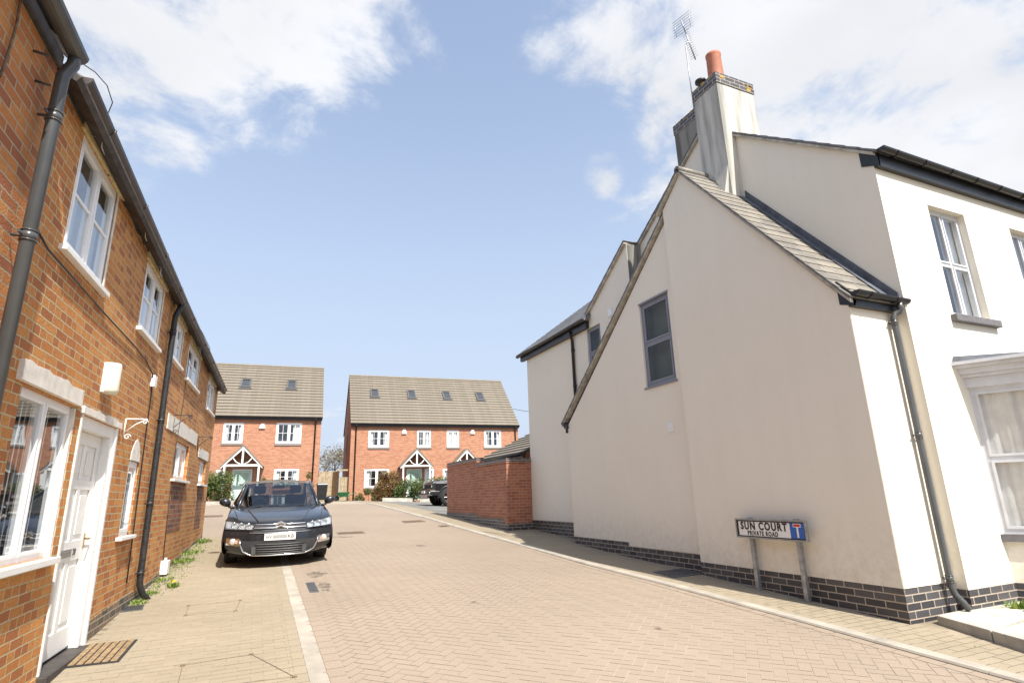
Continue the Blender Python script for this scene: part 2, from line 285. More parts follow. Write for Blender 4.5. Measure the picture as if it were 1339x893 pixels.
# ------------------------------------------------------------------ mesh helper
OFF = Vector((0, 0, 0))
class MB:
    def __init__(s): s.v = []; s.f = []; s.m = []; s.mats = []; s.t = []; s.tint = 0.5; s.sm = []
    def mi(s, name):
        if name not in s.mats: s.mats.append(name)
        return s.mats.index(name)
    def add(s, vs, fs, mat, smooth=False):
        o = len(s.v); s.v += [tuple(v) for v in vs]; k = s.mi(mat)
        for f in fs: s.f.append([o+i for i in f]); s.m.append(k); s.t.append(s.tint); s.sm.append(smooth)
        return s
    def box(s, x0, x1, y0, y1, z0, z1, mat):
        return s.hexa([(x0,y0,z0),(x1,y0,z0),(x1,y1,z0),(x0,y1,z0),(x0,y0,z1),(x1,y0,z1),(x1,y1,z1),(x0,y1,z1)], mat)
    def hexa(s, p, mat):
        fs = [(0,3,2,1),(4,5,6,7),(0,1,5,4),(1,2,6,5),(2,3,7,6),(3,0,4,7)]
        a, b, c, d = Vector(p[0]), Vector(p[1]), Vector(p[3]), Vector(p[4])
        if (b-a).cross(c-a).dot(d-a) < 0: fs = [f[::-1] for f in fs]
        return s.add(p, fs, mat)
    def quad(s, a, b, c, d, mat): return s.add([a, b, c, d], [(0, 1, 2, 3)], mat)
    def tube(s, pts, r, mat, n=10, closed=True, r2=None):
        pts = [Vector(p) for p in pts]; rings = []; up = None
        for i, p in enumerate(pts):
            d = (pts[min(i+1, len(pts)-1)] - pts[max(i-1, 0)]).normalized()
            if up is None:
                up = Vector((0, 0, 1)) if abs(d.z) < .9 else Vector((1, 0, 0))
            a = d.cross(up).normalized(); bb = a.cross(d).normalized(); up = bb
            rr = r if r2 is None else r + (r2-r)*i/(len(pts)-1)
            if isinstance(r, (list, tuple)): rr = r[i]
            rings.append([p + a*math.cos(2*math.pi*k/n)*rr + bb*math.sin(2*math.pi*k/n)*rr for k in range(n)])
        vs = [v for rg in rings for v in rg]; fs = []
        for i in range(len(pts)-1):
            for k in range(n): fs.append((i*n+k, i*n+(k+1) % n, (i+1)*n+(k+1) % n, (i+1)*n+k))
        s.add(vs, fs, mat, True)
        if closed: s.add(rings[0], [tuple(range(n))[::-1]], mat); s.add(rings[-1], [tuple(range(n))], mat)
        return s
    def lathe(s, prof, cen, mat, n=16, axis='z', a0=0, a1=2*math.pi, smooth=True):
        vs = []; full = abs(a1-a0-2*math.pi) < 1e-6; k = n if full else n+1
        for r, h in prof:
            for i in range(k):
                a = a0+(a1-a0)*i/n; x, y = r*math.cos(a), r*math.sin(a)
                p = (x, y, h) if axis == 'z' else (h, x, y) if axis == 'x' else (x, h, y)
                vs.append((cen[0]+p[0], cen[1]+p[1], cen[2]+p[2]))
        fs = []
        for j in range(len(prof)-1):
            for i in range(n): fs.append((j*k+i, j*k+(i+1) % k, (j+1)*k+(i+1) % k, (j+1)*k+i))
        return s.add(vs, fs, mat, smooth)
    def poly(s, pts, mat, holes=(), thick=None, hole_mat=None):
        """pts: 3D outline, extruded by vector thick"""
        loops = [[Vector(p) for p in pts]] + [[Vector(p) for p in h] for h in holes]
        tri = tessellate_polygon(loops); flat = [p for l in loops for p in l]
        s.add(flat, [tuple(t) for t in tri], mat)
        if thick is not None:
            th = Vector(thick); s.add([p+th for p in flat], [tuple(t)[::-1] for t in tri], mat)
            for li, l in enumerate(loops):
                mm = mat if li == 0 or not hole_mat else hole_mat
                for i in range(len(l)):
                    a, b_ = l[i], l[(i+1) % len(l)]
                    s.add([a, b_, b_+th, a+th], [(0, 1, 2, 3)], mm)
        return s
    def build(s, name, parent=None, recalc=True, bevel=0, weld=False, label=None):
        me = bpy.data.meshes.new(name); me.from_pydata([(v[0]-OFF.x, v[1]-OFF.y, v[2]-OFF.z) for v in s.v] if OFF.length else s.v, [], s.f)
        for mn in s.mats: me.materials.append(MATS[mn])
        for i, p in enumerate(me.polygons): p.material_index = s.m[i]; p.use_smooth = s.sm[i]
        a = me.attributes.new('tint', 'FLOAT', 'FACE')
        for i, t in enumerate(s.t): a.data[i].value = t
        if recalc or weld:
            bm = bmesh.new(); bm.from_mesh(me)
            bmesh.ops.remove_doubles(bm, verts=bm.verts, dist=.0002)
            if recalc: bmesh.ops.recalc_face_normals(bm, faces=bm.faces)
            bm.to_mesh(me); bm.free()
        uvl = me.uv_layers.new(name='UVMap').data
        for p in me.polygons:
            n = p.normal
            if abs(n.z) > .95: U = Vector((1, 0, 0)); V = Vector((0, 1, 0))
            else: U = Vector((0, 0, 1)).cross(n).normalized(); V = n.cross(U)
            for li in p.loop_indices:
                q = me.vertices[me.loops[li].vertex_index].co; uvl[li].uv = (q.dot(U), q.dot(V))
        if not any(s.sm): me.shade_flat()
        ob = bpy.data.objects.new(name, me); C.objects.link(ob)
        if parent: ob.parent = parent
        if bevel:
            md = ob.modifiers.new('bevel', 'BEVEL'); md.width = bevel; md.segments = 2; md.limit_method = 'ANGLE'; md.harden_normals = False
        if label: ob['label'] = label
        return ob
def thing(name, loc, label, cat, group=None, rz=0):
    o = bpy.data.objects.new(name, None); o.location = loc; o.rotation_euler = (0, 0, rz); o.empty_display_size = .2; C.objects.link(o)
    o['label'] = label; o['category'] = cat
    if group: o['group'] = group
    return o
def tag(o, label, cat, group=None):
    o['label'] = label; o['category'] = cat
    if group: o['group'] = group
    return o
def struct(o): o['kind'] = 'structure'; return o

class Fr:
    """wall frame: origin o, along u, outward n, z up"""
    def __init__(s, o, u, n): s.o = Vector(o); s.u = Vector(u).normalized(); s.n = Vector(n).normalized()
    def p(s, u, t, z): return s.o + s.u*u + s.n*t + Vector((0, 0, z))
    def box(s, mb, u0, u1, t0, t1, z0, z1, mat):
        q = s.p
        return mb.hexa([q(u0,t0,z0),q(u1,t0,z0),q(u1,t1,z0),q(u0,t1,z0),q(u0,t0,z1),q(u1,t0,z1),q(u1,t1,z1),q(u0,t1,z1)], mat)
    def wall(s, mb, outline, holes, th, mat, t=0, hole_mat=None):
        mb.poly([s.p(u, t, z) for u, z in outline], mat, [[s.p(u, t, z) for u, z in h] for h in holes], thick=-s.n*th, hole_mat=hole_mat)
def rect(u0, u1, z0, z1): return [(u0, z0), (u1, z0), (u1, z1), (u0, z1)]

def window(F, parent, u0, u1, z0, z1, t=-.05, cols=2, rows=(), fw=.055, sw=.035, mat='white_upvc', bars=(0, 0), sill=None, sillmat='white_paint', cur='curtain', glassm='glass', depth=.35, arch=0, label=None, room='interior_dark', cur_t=.11):
    """outer frame, sashes per column; rows = inner transom heights; bars per sash"""
    mb = MB(); T0, T1 = t-.06, t
    F.box(mb, u0, u0+fw, T0, T1, z0, z1, mat); F.box(mb, u1-fw, u1, T0, T1, z0, z1, mat)
    F.box(mb, u0+fw, u1-fw, T0, T1, z0, z0+fw, mat); F.box(mb, u0+fw, u1-fw, T0, T1, z1-fw, z1, mat)
    cw = (u1-u0-2*fw)/cols; zs = [z0+fw] + list(rows) + [z1-fw]
    for i in range(1, cols): F.box(mb, u0+fw+cw*i-fw*.4, u0+fw+cw*i+fw*.4, T0, T1-.003, z0+fw, z1-fw, mat)
    for r_ in rows: F.box(mb, u0+fw, u1-fw, T0, T1-.005, r_-fw*.4, r_+fw*.4, mat)
    for i in range(cols):
        for j in range(len(zs)-1):
            a = u0+fw+cw*i+(fw*.4 if i else 0); b = u0+fw+cw*(i+1)-(fw*.4 if i < cols-1 else 0)
            c = zs[j]+(fw*.4 if j else 0); d = zs[j+1]-(fw*.4 if j < len(zs)-2 else 0)
            q0, q1 = T0+.004, T1+.008
            F.box(mb, a, a+sw, q0, q1, c, d, mat); F.box(mb, b-sw, b, q0, q1, c, d, mat)
            F.box(mb, a+sw, b-sw, q0, q1, c, c+sw, mat); F.box(mb, a+sw, b-sw, q0, q1, d-sw, d, mat)
            for k in range(1, bars[0]+1):
                x = a+(b-a)*k/(bars[0]+1); F.box(mb, x-.011, x+.011, T1-.011, T1+.002, c+sw, d-sw, mat)
            for k in range(1, bars[1]+1):
                z = c+(d-c)*k/(bars[1]+1); F.box(mb, a+sw, b-sw, T1-.0105, T1+.001, z-.011, z+.011, mat)
    if arch:
        n = 8; pts = [(u0, z1)]
        for i in range(n+1):
            a = i/n; pts.append((u1-(u1-u0)*a, z1+arch*math.sin(math.pi*a)))
        pts = [(u1, z1)] + pts[2:-1] + [(u0, z1)]
        mb.poly([F.p(u, T1, z) for u, z in pts][::-1], mat, thick=-F.n*.06)
    ob = mb.build('window', parent, label=label)
    g = MB(); tt = t-.012; g.quad(F.p(u0+fw, tt, z0+fw), F.p(u1-fw, tt, z0+fw), F.p(u1-fw, tt, z1-fw), F.p(u0+fw, tt, z1-fw), glassm); g.build('pane', ob, recalc=False)
    rm = MB(); d0, d1 = t-.07, t-.07-depth
    q = F.p; A = [q(u0+.01, d0, z0+.01), q(u1-.01, d0, z0+.01), q(u1-.01, d0, z1-.01), q(u0+.01, d0, z1-.01)]; B = [q(u0+.01, d1, z0+.01), q(u1-.01, d1, z0+.01), q(u1-.01, d1, z1-.01), q(u0+.01, d1, z1-.01)]
    rm.add(A+B, [(4,5,6,7),(0,1,5,4),(1,2,6,5),(2,3,7,6),(3,0,4,7)], room); rm.build('room_interior', ob, recalc=False)
    if cur:
        cm = MB(); d = t-cur_t
        def drape(a, b, zt, zb, mt='curtain'):
            cm = MB()
            n = max(4, int((b-a)/.035)); vs = []; fs = []
            for i in range(n+1):
                x = a+(b-a)*i/n; w = .016*math.sin(i*2.1)+.01*math.sin(i*.9)
                vs += [q(x, d+w, zb), q(x, d+w, zt)]
            for i in range(n): fs.append((2*i, 2*i+2, 2*i+3, 2*i+1))
            cm.add(vs, fs, mt, True); cm.build('curtain', ob, recalc=False)
        w = u1-u0
        if cur == 'curtain': drape(u0+.02, u0+w*.22, z1-.02, z0+.03); drape(u1-w*.22, u1-.02, z1-.02, z0+.03)
        elif cur == 'net': drape(u0+.02, u1-.02, z1-.02, z0+.03)
        elif cur == 'half': drape(u0+.02, u1-.02, z0+(z1-z0)*.62, z0+.03, 'blind')
        elif cur == 'right': drape(u1-w*.34, u1-.02, z1-.02, z0+.03); drape(u0+.02, u0+w*.1, z1-.02, z0+.03)
        elif cur == 'blinds':
            nsl = int((u1-u0)/.09)
            for i in range(nsl):
                x = u0+.03+(u1-u0-.06)*i/nsl; F.box(cm, x, x+.018, d-.002, d, z0+.04, z1-.03, 'curtain')
        if cm.v: cm.build('blind', ob, recalc=False)
    if sill:
        sm = MB(); F.box(sm, u0-sill[0], u1+sill[0], t-.03, sill[1], z0-sill[2], z0-.001, sillmat); sm.build('sill', ob, bevel=.004)
    return ob
def sawroof(mb, F0, u0, u1, t0, z0, t1, z1, gauge, step, mat, under='dark_wood', th=.05):
    """stepped courses from eave (t0,z0) up to ridge (t1,z1) in frame F0"""
    L = math.hypot(t1-t0, z1-z0); n = max(1, round(L/gauge)); dt, dz = (t1-t0)/n, (z1-z0)/n; k = L/n
    nt_, nz = -(dz)/k, (dt)/k
    if nz < 0: nt_, nz = -nt_, -nz
    for i in range(n):
        ta, za = t0+dt*i, z0+dz*i; tb, zb = ta+dt, za+dz
        lo = (ta+nt_*step, za+nz*step)
        j0, j1 = u0, u1
        mb.quad(F0.p(j0, *lo), F0.p(j1, *lo), F0.p(j1, tb, zb), F0.p(j0, tb, zb), mat)
        mb.quad(F0.p(j0, ta, za), F0.p(j1, ta, za), F0.p(j1, *lo), F0.p(j0, *lo), mat)
        for j in (j0, j1): mb.add([F0.p(j, ta, za), F0.p(j, *lo), F0.p(j, tb, zb)], [(0, 1, 2)], mat)
    q = F0.p; a, b = (-nt_*th, -nz*th), None
    A = [q(u0, t0, z0), q(u1, t0, z0), q(u1, t1, z1), q(u0, t1, z1)]; B = [q(u0, t0+a[0], z0+a[1]), q(u1, t0+a[0], z0+a[1]), q(u1, t1+a[0], z1+a[1]), q(u0, t1+a[0], z1+a[1])]
    mb.add(A+B, [(7,6,5,4),(0,1,5,4),(1,2,6,5),(2,3,7,6),(3,0,4,7)], under)
def gutter(name, pts, r, mat, parent, out, clips=None, outset=.0):
    """half-round channel along pts (3D), out = outward dir"""
    mb = MB(); out = Vector(out); n = 8
    P = [Vector(p) for p in pts]; vs = []; fs = []
    for p in P:
        for k in range(n+1):
            a = math.pi*k/n; vs.append(p + out*math.cos(a)*r - Vector((0, 0, 1))*math.sin(a)*r)
        for k in range(n, -1, -1):
            a = math.pi*k/n; vs.append(p + out*math.cos(a)*(r-.006) - Vector((0, 0, 1))*math.sin(a)*(r-.006))
    m_ = 2*(n+1)
    for i in range(len(P)-1):
        for k in range(m_): fs.append((i*m_+k, i*m_+(k+1) % m_, (i+1)*m_+(k+1) % m_, (i+1)*m_+k))
    mb.add(vs, fs, mat)
    for e in (0, len(P)-1): mb.add([vs[e*m_+k] for k in range(n+1)], [tuple(range(n+1))], mat)
    ob = mb.build(name, parent)
    if clips:
        for i in range(len(P)-1):
            L = (P[i+1]-P[i]).length; d = (P[i+1]-P[i])/L; k = max(1, int(L/clips))
            for j in range(k):
                c = P[i]+d*(L*(j+.5)/k); mm = MB(); pts2 = []
                for q in range(n+1):
                    a = math.pi*q/n; pts2.append(c + out*math.cos(a)*(r+.004) - Vector((0, 0, 1))*math.sin(a)*(r+.004))
                mm.tube(pts2, .010, mat, 6); mm.build('gutter_bracket', ob)
    return ob
def pipe(name, pts, r, mat, parent, collars=(), brk=(), n_out=(1, 0, 0), label=None):
    mb = MB(); mb.tube(pts, r, mat, 14); ob = mb.build(name, parent, label=label)
    for z in collars:
        # position along the vertical run
        for a, b in zip(pts, pts[1:]):
            if min(a[2], b[2]) <= z <= max(a[2], b[2]) and abs(a[2]-b[2]) > .01:
                f = (z-a[2])/(b[2]-a[2]); c = Vector(a).lerp(Vector(b), f); d = (Vector(b)-Vector(a)).normalized()
                mm = MB(); mm.tube([c-d*.03, c+d*.03], r*1.10, mat, 14); mm.tube([c-d*.036, c-d*.028], r*1.2, mat, 14); mm.tube([c+d*.028, c+d*.036], r*1.2, mat, 14); mm.build('collar', ob)
                if brk:
                    mm = MB(); no = Vector(n_out); sd_ = Vector((-no.y, no.x, 0)); mm.tube([c-sd_*r*2.0-no*r*.6, c+sd_*r*2.0-no*r*.6], .010, mat, 6); mm.tube([c-no*brk[0], c], .010, mat, 6); mm.build('bracket', ob)
                break
    return ob

# ------------------------------------------------------------------ ground
YS = [-8, 4, 7, 9, 11, 14, 18, 22, 26, 30, 35, 40, 60]
GT = {-1.6: [-.6, .0, .19, .32, .45, .68, .95, 1.2, 1.40, 1.46, 1.48, 1.5, 1.5], 5.5: [-.5, .08, .24, .32, .44, .60, .83, 1.02, 1.2, 1.33, 1.39, 1.42, 1.45], 10.: [-.5, .1, .25, .33, .44, .60, .80, .92, .98, 1.08, 1.18, 1.22, 1.3]}
def interp(x, xs, ys):
    if x <= xs[0]: return ys[0]
    if x >= xs[-1]: return ys[-1]
    for i in range(len(xs)-1):
        if x <= xs[i+1]: return ys[i]+(ys[i+1]-ys[i])*(x-xs[i])/(xs[i+1]-xs[i])
def gz(x, y):
    ks = sorted(GT); return interp(x, ks, [interp(y, YS, GT[k]) for k in ks])
def sheet(name, x0, x1, y0, y1, mat, lift, nx=8, ny=60, fx0=None, fx1=None):
    mb = MB(); vs = []; fs = []
    for j in range(ny+1):
        y = y0+(y1-y0)*j/ny; a = fx0(y) if fx0 else x0; b = fx1(y) if fx1 else x1
        for i in range(nx+1):
            x = a+(b-a)*i/nx; vs.append((x, y, gz(x, y)+lift))
    for j in range(ny):
        for i in range(nx): fs.append((j*(nx+1)+i, j*(nx+1)+i+1, (j+1)*(nx+1)+i+1, (j+1)*(nx+1)+i))
    mb.add(vs, fs, mat, True); return struct(mb.build(name, recalc=False))
# big ground: fine near, coarse far
mb = MB(); xs = [-400, -120, -50, -25, -12, -6, -3, -1.6, 1, 3, 5.5, 8, 10, 15, 25, 50, 120, 400]; ys_ = [-300, -80, -30, -12, -8, -4, 0, 4, 7, 9, 11, 14, 18, 22, 26, 30, 35, 40, 60, 120, 300, 600]
vs = [(x, y, gz(x, y)-.03) for y in ys_ for x in xs]; nx = len(xs)
mb.add(vs, [(j*nx+i, j*nx+i+1, (j+1)*nx+i+1, (j+1)*nx+i) for j in range(len(ys_)-1) for i in range(nx-1)], 'soil', True)
struct(mb.build('ground', recalc=False))
KX = lambda y: interp(y, [-8, 4.5, 7.8, 12, 15.6, 20.5, 27, 34], [5.38, 5.36, 5.25, 5.15, 5.06, 5.0, 4.95, 4.92])   # road edge of right kerb
WLX = lambda y: -1.76/math.cos(R(2.89)) + y*math.tan(R(2.89))           # left wall line
sheet('road_bedding', .6, 5.4, -8, 34, 'joint_sand', .001, 20, 160, fx0=lambda y: .62 if y < 15.3 else -12, fx1=KX)
sheet('pavement_bedding', -2, .5, -8, 15.3, 'joint_dark', -.001, 6, 50, fx0=lambda y: WLX(y)-.05, fx1=lambda y: .56)
sheet('footway_bedding', 5.4, 6.3, -8, 34, 'joint_dark', .021, 6, 80, fx0=lambda y: KX(y)+.12, fx1=lambda y: 7.6 if y < 19 else KX(y)+1.1)
sheet('driveway', 6.1, 20, 18.5, 38, 'asphalt', .0, 16, 40, fx0=lambda y: KX(y)+1.05)
sheet('court_road', -12, 5, 33.98, 38.5, 'asphalt', -.004, 20, 10, fx1=lambda y: 6.0)
def blocks(name, test, x0, x1, y0, y1, mat, lift, style, gap=.007, bw=.2, bh=.1, tilt=0.0):
    mb = MB(); rnd = random.Random(3); ca, sa = math.cos(tilt), math.sin(tilt)
    def put(ax, ay, w, h, flip=False):
        cx, cy = (ax+w/2)*ca-(ay+h/2)*sa, (ax+w/2)*sa+(ay+h/2)*ca
        if not (x0 <= cx <= x1 and y0 <= cy <= y1) or not test(cx, cy): return
        g = gap/2; r_ = rnd.random(); dz = rnd.uniform(-.0006, .0006); vs = []
        for px, py in ((ax+g, ay+g), (ax+w-g, ay+g), (ax+w-g, ay+h-g), (ax+g, ay+h-g)):
            X, Y = px*ca-py*sa, px*sa+py*ca; vs.append((X, Y, gz(X, Y)+lift+dz))
        mb.tint = r_; mb.add(vs, [(0, 1, 2, 3)], mat)
    if style == 'herring':
        Wd = bh; D = int(max(abs(x0), abs(x1), abs(y0), abs(y1))*1.5/Wd)
        cx, cy = (x0+x1)/2, (y0+y1)/2
        u, v = cx*ca+cy*sa, -cx*sa+cy*ca; rad = math.hypot(x1-x0, y1-y0)/2+.5
        j0, j1 = int((v-rad)/Wd), int((v+rad)/Wd)
        for j in range(j0, j1+1):
            k0 = int(((u-rad)/Wd-j)/4)-1; k1 = int(((u+rad)/Wd-j)/4)+1
            for k in range(k0, k1+1):
                put((j+4*k)*Wd, j*Wd, 2*Wd, Wd); put((j+3+4*k)*Wd, j*Wd, Wd, 2*Wd)
    else:
        j = 0; y = y0
        while y < y1:
            x = x0-(bw/2 if j % 2 else 0)
            while x < x1: put(x, y, bw, bh); x += bw
            y += bh; j += 1
    return struct(mb.build(name, recalc=False))
blocks('road', lambda x, y: (x > .72 if y < 15.4 else x > WLX(y)-8) and x < KX(y)-.04, -9, 5.4, 1.0, 27.5, 'road_block', .004, 'herring', gap=.005, tilt=R(45))
sheet('court', -12, 5, 27.4, 34, 'court_block', .001, 20, 10, fx1=lambda y: KX(y)-.02)
blocks('pavement', lambda x, y: WLX(y)+.0 < x < .50, -2.2, .5, 1.0, 15.35, 'buff_block', .002, 'stretch', gap=.0035)
blocks('footway', lambda x, y: KX(y)+.17 < x < (6.28 if y < 7.1 else 6.38 if y < 11.05 else 6.8 if y < 14 else KX(y)+1.05), 5.0, 8.2, .5, 33, 'buff_block', .024, 'stretch', gap=.005)
def border(name, fx, w, y0, y1, mat, lift, step=.1):
    mb = MB(); rnd = random.Random(8); y = y0
    while y < y1:
        a, b = y+.0025, y+step-.0025; X0, X1 = fx(y), fx(y)+w; mb.tint = rnd.random()
        mb.add([(X0, a, gz(X0, a)+lift), (X1, a, gz(X1, a)+lift), (X1, b, gz(X1, b)+lift), (X0, b, gz(X0, b)+lift)], [(0, 1, 2, 3)], mat); y += step
    return struct(mb.build(name, recalc=False))
border('pavement_border', lambda y: .432, .100, .5, 15.3, 'buff_block', .0045, .2)
border('road_border', lambda y: .683, .14, .5, 15.3, 'road_block', .0065, .2)
border('road_border', lambda y: KX(y)-.115, .112, .5, 27.4, 'road_block', .0065, .2)
border('footway_border', lambda y: KX(y)+.137, .10, .5, 27.4, 'buff_block', .0265, .2)
sheet('road_edging', .535, .68, -8, 15.3, 'kerb_concrete', .004, 1, 60)
# right kerb: individual rounded stones in one run
mb = MB(); y = -7.0
while y < 33:
    y2 = y+.91; a = y+.004; b = y2-.004
    for (ya, yb) in ((a, b),):
        P = []
        for yy in (ya, yb):
            kx = KX(yy); g = gz(kx, yy)
            P.append([(kx, yy, g-.05), (kx, yy, g+.014), (kx+.012, yy, g+.030), (kx+.135, yy, g+.032), (kx+.135, yy, g-.05)])
        for i in range(5): mb.quad(P[0][i], P[1][i], P[1][(i+1) % 5], P[0][(i+1) % 5], 'kerb_concrete')
        for q in P: mb.add(q, [(0, 1, 2, 3, 4)], 'kerb_concrete')
    y = y2
struct(mb.build('kerb'))
# patches of worn tar and iron covers
def cover(pts, name, label, mat, rim=.0, lift=.009, cat='cover'):
    o = thing(name, (sum(p[0] for p in pts)/4, sum(p[1] for p in pts)/4, 0), label, cat)
    c = Vector(o.location); mb = MB(); V = [Vector((p[0]-c.x, p[1]-c.y, gz(*p)+lift)) for p in pts]
    cen = sum(V, Vector())/4; I = [cen+(v-cen)*.9 for v in V]
    mb.add(V+I+[v+Vector((0, 0, -.03)) for v in V], [(0,1,5,4),(1,2,6,5),(2,3,7,6),(3,0,4,7),(0,1,9,8),(1,2,10,9),(2,3,11,10),(3,0,8,11)], mat); mb.build('frame', o)
    mb = MB(); I2 = [cen+(v-cen)*.885 for v in V]; mb.add([v+Vector((0, 0, -.001)) for v in I2], [(0, 1, 2, 3)], mat)
    for k in range(1, 7):
        f = k/7; a = I2[0].lerp(I2[3], f); b = I2[1].lerp(I2[2], f); d = (I2[3]-I2[0]).normalized()*.008
        mb.add([a-d+Vector((0,0,.003)), b-d+Vector((0,0,.003)), b+d+Vector((0,0,.003)), a+d+Vector((0,0,.003))], [(0,1,2,3)], mat)
    mb.build('lid', o); return o
cover([(5.66, 7.08), (6.24, 7.10), (6.24, 7.62), (5.70, 7.60)], 'manhole_cover', 'dark iron inspection cover in the right footway against the cream wall', 'cover_iron', lift=.034)
cover([(-1.44, 8.50), (-1.10, 8.52), (-1.12, 8.80), (-1.42, 8.80)], 'drain_cover', 'small grey metal drain cover beside the foot of the black downpipe', 'cover_iron')
cover([(4.05, 16.85), (4.75, 17.0), (4.72, 17.6), (4.10, 17.45)], 'drain_grate', 'rusty brown road drain cover farther up the road, left of the other near the kerb', 'rust_iron')
cover([(4.72, 15.45), (5.0, 15.5), (5.0, 15.9), (4.74, 15.85)], 'drain_grate', 'rusty brown drain grate tight against the right kerb', 'rust_iron')
cover([(.80, 8.6), (.92, 8.6), (.92, 9.3), (.80, 9.3)], 'drain_slot', 'narrow dark slot drain beside the pale edging in front of the parked car', 'cover_iron')
cover([(-1.1, 14.3), (-.72, 14.35), (-.74, 14.75), (-1.1, 14.7)], 'drain_cover', 'rusty brown cover at the far corner of the old brick terrace', 'rust_iron')
cover([(-1.5, 20.2), (-.8, 20.3), (-.82, 21.0), (-1.5, 20.9)], 'manhole_cover', 'brown iron cover in the court beyond the end of the terrace', 'rust_iron')
cover([(1.95, 14.7), (2.6, 14.75), (2.58, 15.2), (1.95, 15.15)], 'manhole_cover', 'rusty brown cover in the middle of the road beside the parked dark car', 'rust_iron')
# recessed paving trays in the left pavement (thin steel edges filled with the same blocks)
def tray(pts, name, label):
    o = thing(name, (pts[0][0], pts[0][1], 0), label, 'cover'); c = Vector(o.location)
    mb = MB(); V = [Vector((p[0]-c.x, p[1]-c.y, gz(*p)+.006)) for p in pts]
    for i in range(4):
        a, b = V[i], V[(i+1) % 4]; d = (b-a).normalized(); n = Vector((-d.y, d.x, 0))*.0028
        mb.add([a-n, b-n, b+n, a+n], [(0, 1, 2, 3)], 'rust_iron')
        mb.box(a.x-.02, a.x+.02, a.y-.02, a.y+.02, a.z-.02, a.z+.001, 'rust_iron')
    mb.build('edge_frame', o); return o
def blot(cx, cy, rx, ry, seed, label_):
    rnd = random.Random(seed); mb = MB(); n = 22; V = [(cx, cy, gz(cx, cy)+.0082)]
    for k in range(n):
        a = 2*math.pi*k/n; r_ = rnd.uniform(.65, 1.15); x, y = cx+rx*r_*math.cos(a), cy+ry*r_*math.sin(a); V.append((x, y, gz(x, y)+.0082))
    mb.tint = .1; mb.add(V, [(0, k+1, (k+1) % n+1) for k in range(n)], 'road_stain', True); return struct(mb.build(label_, recalc=False))
blot(1.02, 8.95, .10, .34, 1, 'road_stain'); blot(1.0, 9.9, .16, .25, 2, 'road_stain'); blot(2.6, 7.1, .06, .09, 3, 'road_stain'); blot(3.3, 12.2, .12, .16, 4, 'road_stain'); blot(3.9, 5.2, .035, .05, 5, 'road_stain'); blot(1.9, 14.2, .3, .18, 6, 'road_stain')
tray([(-.42, 5.55), (.43, 5.45), (.10, 6.22), (-.44, 6.16)], 'recessed_cover', 'thin steel outline of the nearer block filled cover in the left pavement')
tray([(-.60, 8.02), (-.08, 8.0), (-.04, 8.55), (-.62, 8.52)], 'recessed_cover', 'thin steel outline of the farther block filled cover in the left pavement')

# ------------------------------------------------------------------ old brick terrace on the left
TL = (-1.76*math.cos(R(2.89)), 1.76*math.sin(R(2.89)), 0); TR = -R(2.89)
def tw(s_, t=0, z=0):   # terrace local -> world
    v = Matrix.Rotation(TR, 3, 'Z') @ Vector((t, s_, 0)); return Vector((v.x+TL[0], v.y+TL[1], z))
F = Fr((0, 0, 0), (0, 1, 0), (1, 0, 0))
T = thing('terraced_house', TL, 'old orange brick terrace with white windows, white door and black gutter on the left', 'house', rz=TR)
ez = lambda s_: 4.58-.036*(s_-4.45)
OPEN = [('w', 4.98, 6.00, 3.45, 4.46), ('w', 7.40, 8.42, 3.50, 4.34), ('w', 9.22, 10.12, 3.61, 4.24), ('w', 10.75, 12.05, 3.57, 4.20), ('w', 13.50, 14.60, 3.47, 4.13),
        ('g', 4.78, 5.90, 1.12, 2.33), ('g', 10.70, 12.05, 1.90, 2.52), ('g', 13.62, 14.55, 1.90, 2.40), ('s', 7.90, 8.38, 1.16, 2.02)]
mb = MB()
holes = [rect(a, b, c, d) for _, a, b, c, d in OPEN] + [[(6.06, .02), (7.16, .02), (7.16, 2.30), (6.06, 2.30)]]
out = [(4.25, -.4), (15.24, .3), (15.24, ez(15.24)), (4.25, ez(4.25))]
F.wall(mb, out, holes, .24, 'old_brick'); mb.build('front_wall', T)
mb = MB(); mb.box(-6.2, -.24, 15.0, 15.24, .3, 4.2, 'old_brick'); mb.box(-6.2, -5.96, 4.25, 15.0, 0, 4.2, 'old_brick')
mb.poly([(-.24, 15.12, 4.2), (-6.2, 15.12, 4.2), (-3.2, 15.12, 6.2)], 'old_brick', thick=(0, .12, 0)); mb.build('rear_wall', T)
# uneven base courses in grey brick, and the patched brickwork under two windows
def basecourse(s0, s1, h, mat, t, nm):
    mb = MB(); a, b = tw(s0), tw(s1); n = 6
    for i in range(n):
        u, v = s0+(s1-s0)*i/n, s0+(s1-s0)*(i+1)/n; pa, pb = tw(u), tw(v)
        q = F.p; ga, gb = gz(pa.x, pa.y), gz(pb.x, pb.y)
        ha = h*(1-.35*i/n)
        mb.hexa([q(u, .001, ga-.2), q(v, .001, gb-.2), q(v, t, gb-.2), q(u, t, ga-.2), q(u, .001, ga+ha), q(v, .001, gb+ha*.95), q(v, t*.6, gb+ha*.95), q(u, t*.6, ga+ha)], mat)
    return mb.build(nm, T)
basecourse(7.18, 9.0, .20, 'old_plinth', .014, 'base_course')
basecourse(4.6, 6.0, .12, 'old_brick', .02, 'base_course')
basecourse(9.0, 15.2, .08, 'old_plinth', .012, 'base_course')
for s0, s1, z0, z1 in ((10.74, 11.98, 1.06, 1.86), (13.66, 14.5, 1.0, 1.86)):
    mb = MB(); F.box(mb, s0, s1, .0005, .004, z0, z1, 'infill_brick'); mb.build('brick_infill', T, label='darker patched brickwork filling a former doorway below the window')
